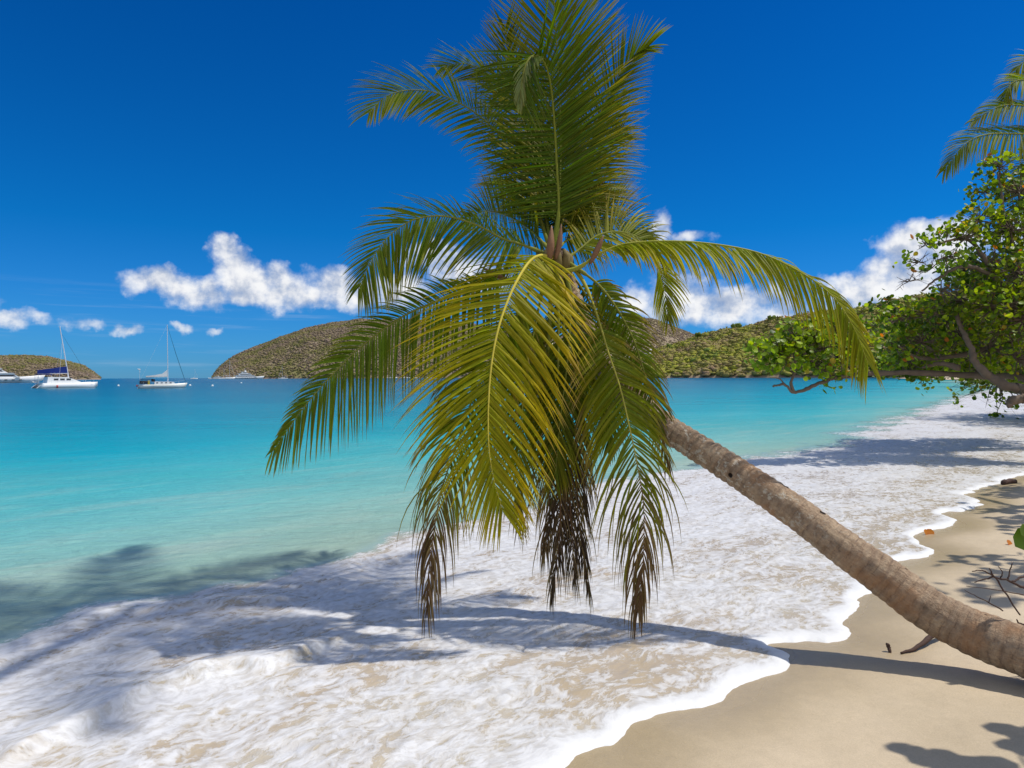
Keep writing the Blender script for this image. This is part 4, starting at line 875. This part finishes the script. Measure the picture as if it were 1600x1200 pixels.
# white houses on the headland
hl_ = ['leftmost white house low on the green headland','white house, upper of the middle pair on the headland','widest white house, lowest of the headland group','white house standing highest at the right of the group']
for i, (px, py, w) in enumerate([(987,556,6),(998,552,7),(1012,557,8),(1016,549,6)]):
    v = np.linspace(.02,1,300); x_, y_, z_ = green.at(np.full(300, px), v); pj = hor(px)-(z_-H)/y_*F
    j = int(np.argmin(np.abs(pj-py))); base = Vector((float(x_[j]), float(y_[j])-3.0, float(z_[j])+.6))
    root = empty('house', base); tag(root, hl_[i], 'house', 'white houses on the green headland')
    mb = MB(); mb.box(-w/2,w/2,-2.5,2.5,-2.5,2.7); o_ = mb.build('wall', M_white, root)
    mb = MB(); mb.box(-w/2-.5,w/2+.5,-3,3,2.704,3.7,1.2,1.6); mb.build('roof', M_roof, root)
    for k in range(3):
        mb = MB(); x0 = -w/2+.6+k*(w-1.2)/3; mb.box(x0,x0+(w-1.2)/3-.5,-2.56,-2.45,.3,1.9); mb.build('window', M_dark, root)
    mb = MB(); mb.box(-w/2,w/2,-3.9,-2.56,-.3,-.1); mb.box(-w/2,w/2,-3.9,-3.8,-.1,.7); mb.build('balcony', M_white, root)

# ------------------------------------------------------------------ boats
def loft(mb, L, B, z0, z1, bow=1.0, stern=.8, sheer=.25, n=14, keel=.0, cx=0.0, rake=.08, raks=.0):
    """hull along +x: bow at +L/2"""
    vs = []; K = 7
    for i in range(n+1):
        k = i/n; x = -L/2+L*k
        hb = B/2*(stern+(1-stern)*min(1, k/.35))*(1-max(0,(k-.55)/.45)**(2.0*bow)*.97)
        zt = z1+sheer*(max(0,k-.4)/.6)**2; zb = z0+ (z1-z0)*.5*max(0,(k-.88)/.12)**2
        for j in range(K):
            a = j/(K-1)*2-1; y = math.copysign(abs(a)**.65, a)*hb if a else 0
            zz = zb+(zt-zb)*abs(a)**2.2
            xx = x+rake*L*((zz-z0)/(zt-z0))*max(0,(k-.5)/.5)-raks*L*((zz-z0)/(zt-z0))*max(0,(.3-k)/.3)
            vs.append((xx, y+cx, zz))
    fs = [(i*K+j, i*K+j+1, (i+1)*K+j+1, (i+1)*K+j) for i in range(n) for j in range(K-1)]
    fs += [((i+1)*K, (i+1)*K+K-1, i*K+K-1, i*K) for i in range(n)]
    fs += [tuple(range(K)), tuple(reversed([n*K+j for j in range(K)]))]
    mb.add(vs, fs)
def seat(root, px, py, yaw, d=None):
    gx, gy = G(px, py, 0); root.location = (gx, gy, 0); root.rotation_euler = (0,0,math.radians(yaw)-math.atan2(gx,gy)); return gy
def scale_parts(root, k): root.scale = (k,k,k)
def catamaran():
    r = empty('catamaran'); tag(r, 'white catamaran at anchor with navy sail cover and leaning mast', 'catamaran')
    for s_ in (-1,1):
        mb = MB(); loft(mb, 12.0, 1.7, -.3, 1.05, 1.0, .75, .35, cx=s_*2.9, rake=.0, raks=-.12); mb.build('hull', M_white, r, True)
        mb = MB(); loft(mb, 11.8, 1.74, -.34, .05, 1.0, .75, .0, cx=s_*2.9, rake=0); mb.build('waterline_stripe', M_green, r, True)
    mb = MB(); mb.box(-4.6,3.2,-2.9,2.9,.55,1.15); mb.build('bridge_deck', M_white, r)
    mb = MB(); mb.prism([(-3.6,1.15),(3.3,1.15),(1.4,2.0),(.2,2.45),(-3.4,2.5)], -2.3, 2.3); mb.build('cabin', M_white, r)
    for k, x in enumerate((-1.9,-.7,.5)):
        mb = MB(); mb.box(x-.45,x+.4,-2.34,2.34,1.75,2.15); mb.build('window', M_dark, r)
    mb = MB(); mb.box(-5.2,-2.6,-2.2,2.2,3.0,3.12); mb.build('bimini', M_blue, r)
    for x in (-5.1,-2.7):
        for y in (-2.1,2.1): mb = MB(); mb.tube([(x,y,1.1),(x,y,3.0)], .04, 5); mb.build('bimini_post', M_mast, r)
    mb = MB(); mb.tube([(.9,0,2.2),(-.75,0,13.9)], [.13,.09], 8); mb.build('mast', M_mast, r)
    mb = MB(); mb.tube([(.7,0,3.35),(-5.0,0,3.25)], .1, 6); mb.build('boom', M_mast, r)
    mb = MB(); mb.prism([(.62,3.4),(.5,4.9),(-2.2,4.45),(-5.0,4.0),(-5.0,3.3)], -.22,.22); mb.build('sail_cover', M_blue, r)
    mb = MB(); mb.tube([(-.6,0,12.6),(3.9,0,4.3),(5.7,0,1.4)], .028, 4); mb.build('forestay', M_dark, r)
    for s_ in (-1,1): mb = MB(); mb.tube([(-.3,s_*.05,10.5),(-1.5,s_*2.8,1.2)], .02, 4); mb.build('shroud', M_mast, r)
    mb = MB()
    for s_ in (-1,1):
        for x in (-3,-1,1,3,5): mb.tube([(x,s_*3.5,1.05),(x,s_*3.5,1.75)], .02, 4)
        mb.tube([(-3,s_*3.5,1.75),(5.3,s_*3.5,1.8)], .015, 4)
    mb.build('guard_rail', M_mast, r)
    mb = MB(); mb.tube([(-4.9,0,1.0),(-4.9,0,2.6),(-5.3,0,2.6)], .05, 5); mb.build('davit', M_mast, r)
    mb = MB(); loft(mb, 2.6, 1.3, 1.2, 1.65, 1, .9, .1); 
    o_ = mb.build('dinghy', M_canv, r, True); o_.rotation_euler = (0,0,PI/2); o_.location = (-5.6,0,0)
    mb = MB(); mb.tube([(-2.0,-3.85,.1),(-2.0,-3.85,.7)], .16, 8); mb.build('fender', M_red, r, True)
    return r
r = catamaran(); seat(r, 100, 606.3, 11); r.scale = (.85,.85,.85)
def sloop(label, hullm, cover=True, dark_canvas=True, group=None, name='sailboat', bare=False):
    r = empty(name); tag(r, label, 'sailboat', group)
    mb = MB(); loft(mb, 10.5, 3.1, -.35, 1.0, .85, .65, .35, rake=.07, raks=-.02); mb.build('hull', hullm, r, True)
    mb = MB(); loft(mb, 10.3, 3.14, -.37, .02, .85, .65, 0, rake=.0); mb.build('boot_stripe', M_tan if hullm is M_hullg else M_blue, r, True)
    mb = MB(); mb.prism([(-1.6,1.0),(3.1,1.1),(2.7,1.6),(-1.6,1.75)], -.95,.95); mb.build('cabin', M_white, r)
    for x in (-1.0,0,1.0,2.0): mb = MB(); mb.box(x-.22,x+.22,-.98,.98,1.28,1.5); mb.build('porthole', M_dark, r)
    mb = MB(); mb.tube([(1.5,0,1.5),(1.4,0,16.0)], [.10,.07], 8); ms = mb.build('mast', M_mast, r)
    mb = MB(); mb.tube([(1.45,-.9,9.6),(1.45,.9,9.6)], .03, 5); mb.build('spreader', M_mast, ms)
    mb = MB(); mb.tube([(1.4,0,2.9),(-3.4,0,2.8)], .08, 6); mb.build('boom', M_mast, r)
    if not bare:
        mb = MB(); mb.prism([(1.38,2.95),(1.3,4.6),(.3,3.7),(-1.5,3.3),(-3.4,3.1),(-3.4,2.85)], -.15,.15); mb.build('furled_sail', M_canv, r)
        mb = MB(); mb.box(-4.6,-1.9,-1.3,1.3,2.25,2.4); mb.box(-2.1,-1.5,-1.1,1.1,1.7,2.3); mb.build('cockpit_canopy', M_black, r)
        mb = MB(); mb.box(-4.7,-3.0,-1.25,1.25,1.15,1.95); mb.build('cockpit_gear', M_black, r)
        mb = MB(); mb.box(-3.1,-2.6,-1.3,-.9,1.0,2.0); mb.build('yellow_buoy', pbr('yellow_float', (.55,.38,.04), .5), r)
        mb = MB(); mb.tube([(-4.6,.6,1.1),(-4.8,.6,4.6)], .035, 5); g_ = mb.build('wind_generator_pole', M_mast, r)
        mb = MB(); mb.tube([(-4.6,.6,4.6),(-5.2,.6,4.9)], [.16,.05], 6)
        for a in range(3): 
            an = 2*PI*a/3+.4; mb.tube([(-4.62,.6,4.62),(-4.62,.6+math.cos(an)*.7,4.62+math.sin(an)*.7)], .03, 4)
        mb.build('wind_generator', M_canv, g_)
        mb = MB(); mb.tube([(-5.2,0,.7),(-5.5,0,.7)], .22, 8); mb.build('lifebuoy', M_red, r, True)
    mb = MB(); mb.tube([(1.45,0,15.6),(3.4,0,8.5),(5.55,0,1.5)], [.03,.07,.07], 5); mb.build('furled_jib', pbr('teal_sail_strip', (.03,.16,.24), .7) if not bare else M_canv, r)
    mb = MB(); mb.tube([(1.4,0,15.9),(-5.0,0,1.2)], .015, 4); mb.build('backstay', M_mast, r)
    mb = MB()
    for s_ in (-1,1):
        for x in (-4,-2,0,2,4): mb.tube([(x,s_*1.35*(1-.45*(x > 3)),1.0),(x,s_*1.35*(1-.45*(x > 3)),1.65)], .02, 4)
        mb.tube([(-4.6,s_*1.3,1.65),(3,s_*1.3,1.68),(5.5,s_*.2,1.95)], .014, 4)
    mb.build('guard_rail', M_mast, r)
    return r
r = sloop('single masted sailboat with black cockpit canopy anchored in mid bay', M_hullg); seat(r, 252, 606.8, 6); r.scale = (.71,.71,.71)
def motor_yacht(label, L, tiers, group=None, cat='motor yacht'):
    """L metres long, stepped white superstructure raked forward"""
    r = empty('motor_yacht'); tag(r, label, cat, group); k = L/44.0
    mb = MB(); loft(mb, L, 8.2*k, -.6*k, 3.0*k, .9, .9, 1.6*k, 18, rake=.05); mb.build('hull', M_white, r, True)
    mb = MB()
    for i in range(7): x = (-9+i*3.4)*k; mb.box(x, x+1.3*k, -4.08*k, 4.08*k, 1.45*k, 2.0*k)
    mb.build('porthole', M_dark, r)
    z = 3.0*k; x0, x1, w = -19*k, 12*k, 3.6*k
    for i in range(tiers):
        h = 2.4*k
        mb = MB(); mb.prism([(x0,z),(x1,z),(x1-3.6*k,z+h),(x0+.8*k,z+h)], -w, w); dk = mb.build('deck_house', M_white, r)
        mb = MB(); mb.prism([(x0+3*k,z+.75*k),(x1-1.9*k,z+.75*k),(x1-3.2*k,z+1.65*k),(x0+3*k,z+1.65*k)], -w-.04, w+.04); mb.build('window', M_dark, dk)
        mb = MB(); mb.prism([(x0-2.2*k,z+h+.01),(x1-2.2*k,z+h+.01),(x1-3.2*k,z+h+.35*k),(x0-2.4*k,z+h+.35*k)], -w-.4*k, w+.4*k); mb.build('deck_overhang', M_white, r)
        z += h+.36*k; x0 += 4.2*k; x1 -= 6.0*k; w -= .5*k
    mb = MB(); mb.prism([(x0+1*k,z),(x0+4*k,z),(x0+2.2*k,z+2.6*k),(x0+1.0*k,z+2.6*k)], -.9*k,.9*k); mb.build('radar_arch', M_white, r)
    mb = MB(); mb.tube([(x0+1.6*k,0,z+2.6*k),(x0+1.4*k,0,z+5.4*k)], .12*k, 6); mb.build('antenna_mast', M_white, r)
    return r
r = motor_yacht('large white motor yacht cut off by the left edge', 44, 3); seat(r, -8, 598.2, -2); r.scale = (.80,.80,.80)
r = motor_yacht('tall three deck white motor yacht anchored off the brown headland', 44, 3); seat(r, 388, 593.4, 0); r.scale = (1.22,)*3
def fit(r, px, py, d, yaw, k=1.0):
    x = (px-CX)/F*d; r.location = (x, d, 0); r.rotation_euler = (0,0,math.radians(yaw)-math.atan2(x,d)); r.scale = (k,)*3
fit(bpy.data.objects[r.name], 388, 0, 1240, 0, 1.14)
r = motor_yacht('small white motor yacht at the foot of the headland, left of two masts', 26, 2); fit(r, 337, 0, 1180, 180, .85)
sm = 'small boats moored under the brown headland'
r = sloop('bare masted white sailboat between the small and the tall motor yacht', M_white, bare=True, group=sm); fit(r, 356, 0, 1100, 8, 1.9)
r = sloop('low sailboat just left of the taller bare mast', M_white, bare=True, group=sm); fit(r, 348, 0, 1130, 4, 1.15)
r = sloop('tiny pale sailboat alone on the horizon between sloop and headland', M_white, bare=True, group=sm); fit(r, 303, 0, 1300, 5, 1.2)
r = sloop('small sailboat in the gap between the tall yacht and the palm frond', M_white, bare=True, group=sm); fit(r, 443, 0, 1000, 184, 1.25)
r = sloop('leftmost moored sailboat seen between the hanging frond leaflets', M_white, bare=True, group=sm); fit(r, 611, 0, 900, 5, 1.35)
r = sloop('moored sailboat with tan hull, middle of the row behind the leaflets', M_hullg, bare=True, group=sm); fit(r, 632, 0, 820, 0, 1.25)
r = sloop('moored sailboat right of the tan one in the row behind leaflets', M_white, bare=True, group=sm); fit(r, 646, 0, 860, 182, 1.15)
r = sloop('faint moored sailboat left of the little motor boat', M_white, bare=True, group=sm); fit(r, 668, 0, 900, 4, .95)
r = motor_yacht('little white motor boat at the right end of the moored row', 10, 2, sm, 'motor boat'); fit(r, 685, 0, 850, 0, .85)
# mooring buoys
bl_ = ['white mooring buoy between catamaran and sloop','white mooring buoy, nearest right of the sloop','pale mooring buoy close to the horizon below the tall yacht','mooring buoy close beside the sloop bow','white mooring buoy left of the big palm, under the moored row']
for i, (px, py) in enumerate([(185,603.5),(332,603.7),(377,599),(297,603),(662,598.5)]):
    gx, gy = G(px, py); root = empty('mooring_buoy', (gx,gy,0)); tag(root, bl_[i], 'buoy', 'mooring buoys in the bay')
    mb = MB(); mb.tube([(0,0,-.2),(0,0,0),(0,0,.25),(0,0,.5),(0,0,.62)], [.2,.36,.42,.3,.1], 12); mb.build('float', M_white, root, True)
    mb = MB(); mb.tube([(0,0,.6),(0,0,.85)], .04, 6); mb.build('ring', M_dark, root); root.scale = (.6,.6,.6)

# ------------------------------------------------------------------ beach litter
def twig(name, label, cat, segs):
    allp = [Vector(P(*p)) for p in segs[0][0]]
    root = empty(name, allp[0]); tag(root, label, cat)
    for pts, r0, r1 in segs:
        mb = MB(); cur = catmull([tuple(P(*p)) for p in pts], 4); n = len(cur)
        mb.tube([Vector(c)+Vector((rnd.gauss(0,1), rnd.gauss(0,1), rnd.gauss(0,1)))*r0*.3 for c in cur], [r0+(r1-r0)*i/(n-1) for i in range(n)], 7)
        mb.build('twig', M_dead, root, True)
    settle(root); return root
twig('dead_branch', 'bare dark twiggy branch reaching in at the right edge above the sand', 'branch', [
 ([(1640,930,4.7),(1600,918,4.7),(1578,908,4.7),(1553,901,4.7),(1545,888,4.7)], .011,.004), ([(1553,901,4.7),(1535,891,4.68),(1519,893,4.66)], .006,.003), ([(1553,901,4.7),(1536,906,4.7),(1523,910,4.7)], .006,.003),
 ([(1575,907,4.7),(1578,893,4.72),(1582,879,4.72)], .006,.003), ([(1594,962,4.62),(1580,940,4.65),(1568,922,4.68),(1556,903,4.7)], .005,.006), ([(1568,954,4.55),(1545,942,4.55),(1527,932,4.55),(1507,923,4.55)], .005,.002),
 ([(1600,900,4.75),(1590,905,4.73),(1580,909,4.7)], .007,.006), ([(1563,905,4.7),(1566,894,4.69),(1560,885,4.69)], .005,.002), ([(1640,960,4.6),(1600,975,4.6),(1590,968,4.6)], .012,.004), ([(1600,930,4.8),(1560,922,4.8),(1510,916,4.8)], .004,.002), ([(1545,942,4.55),(1548,931,4.55)], .003,.002)])
def log(name, label, pts, r0, r1, z, mat=M_dead):
    cur = []
    for px, py, dz in pts:
        gx, gy = G(px, py, z); cur.append((gx, gy, ground_at(gx, gy)+dz))
    mb = MB(); c = catmull(cur, 5); n = len(c)
    b0 = Vector(c[0])
    mb.tube([Vector(q_)-b0+Vector((rnd.gauss(0,1), rnd.gauss(0,1), rnd.gauss(0,1)))*r0*.15 for q_ in c], [(r0+(r1-r0)*i/(n-1))*rnd.uniform(.85,1.1) for i in range(n)], 9)
    o_ = mb.build(name, mat, None, True); o_.location = b0; tag(o_, label, 'driftwood'); return o_
log('driftwood_stick', 'dark driftwood stick lying on the sand under the palm trunk', [(1408,1010,.008),(1430,1006,.02),(1455,996,.05),(1485,986,.09)], .007,.022, .08)
log('driftwood_stub', 'short dark stub standing in the sand left of the stick', [(1391,1012,-.01),(1389,1010,.02),(1387,1009,.05)], .011,.012, .06)
log('driftwood_log', 'small dark piece of driftwood far up the sand at right', [(1566,749,.03),(1576,748,.05),(1587,747,.03)], .04,.04, .1)
def fallen(label, px, py, r, col, z=None, nl=1):
    gx, gy = G(px, py, .05); gz = ground_at(gx, gy) if z is None else z
    V, Fq, Cc = [], [], []
    for k in range(nl):
        round_leaf(V, Fq, Cc, Vector((k*r*.9, k*.3*r, r*.35)), Vector((.25*(1-2*k), -.75, .6)).normalized(), Vector((1,.2,0)).normalized(), r, col)
    o_ = from_np('fallen_leaf', np.array([tuple(v) for v in V]), tris=np.array(Fq), mats=[M_grape], smooth=False, attrs={'Col':np.array(Cc)})
    o_.location = (gx, gy, gz); tag(o_, label, 'leaf', 'fallen orange leaves'); return o_
fallen('curled orange leaf on wet sand at the foam edge', 1448, 829, .045, (.45,.16,.02), nl=2)
fallen('small orange leaf on dry sand near the right edge', 1577, 852, .035, (.50,.17,.03))
fallen('orange leaf floating in the foam at the lower left', 55, 1158, .035, (.60,.28,.04), z=.045)
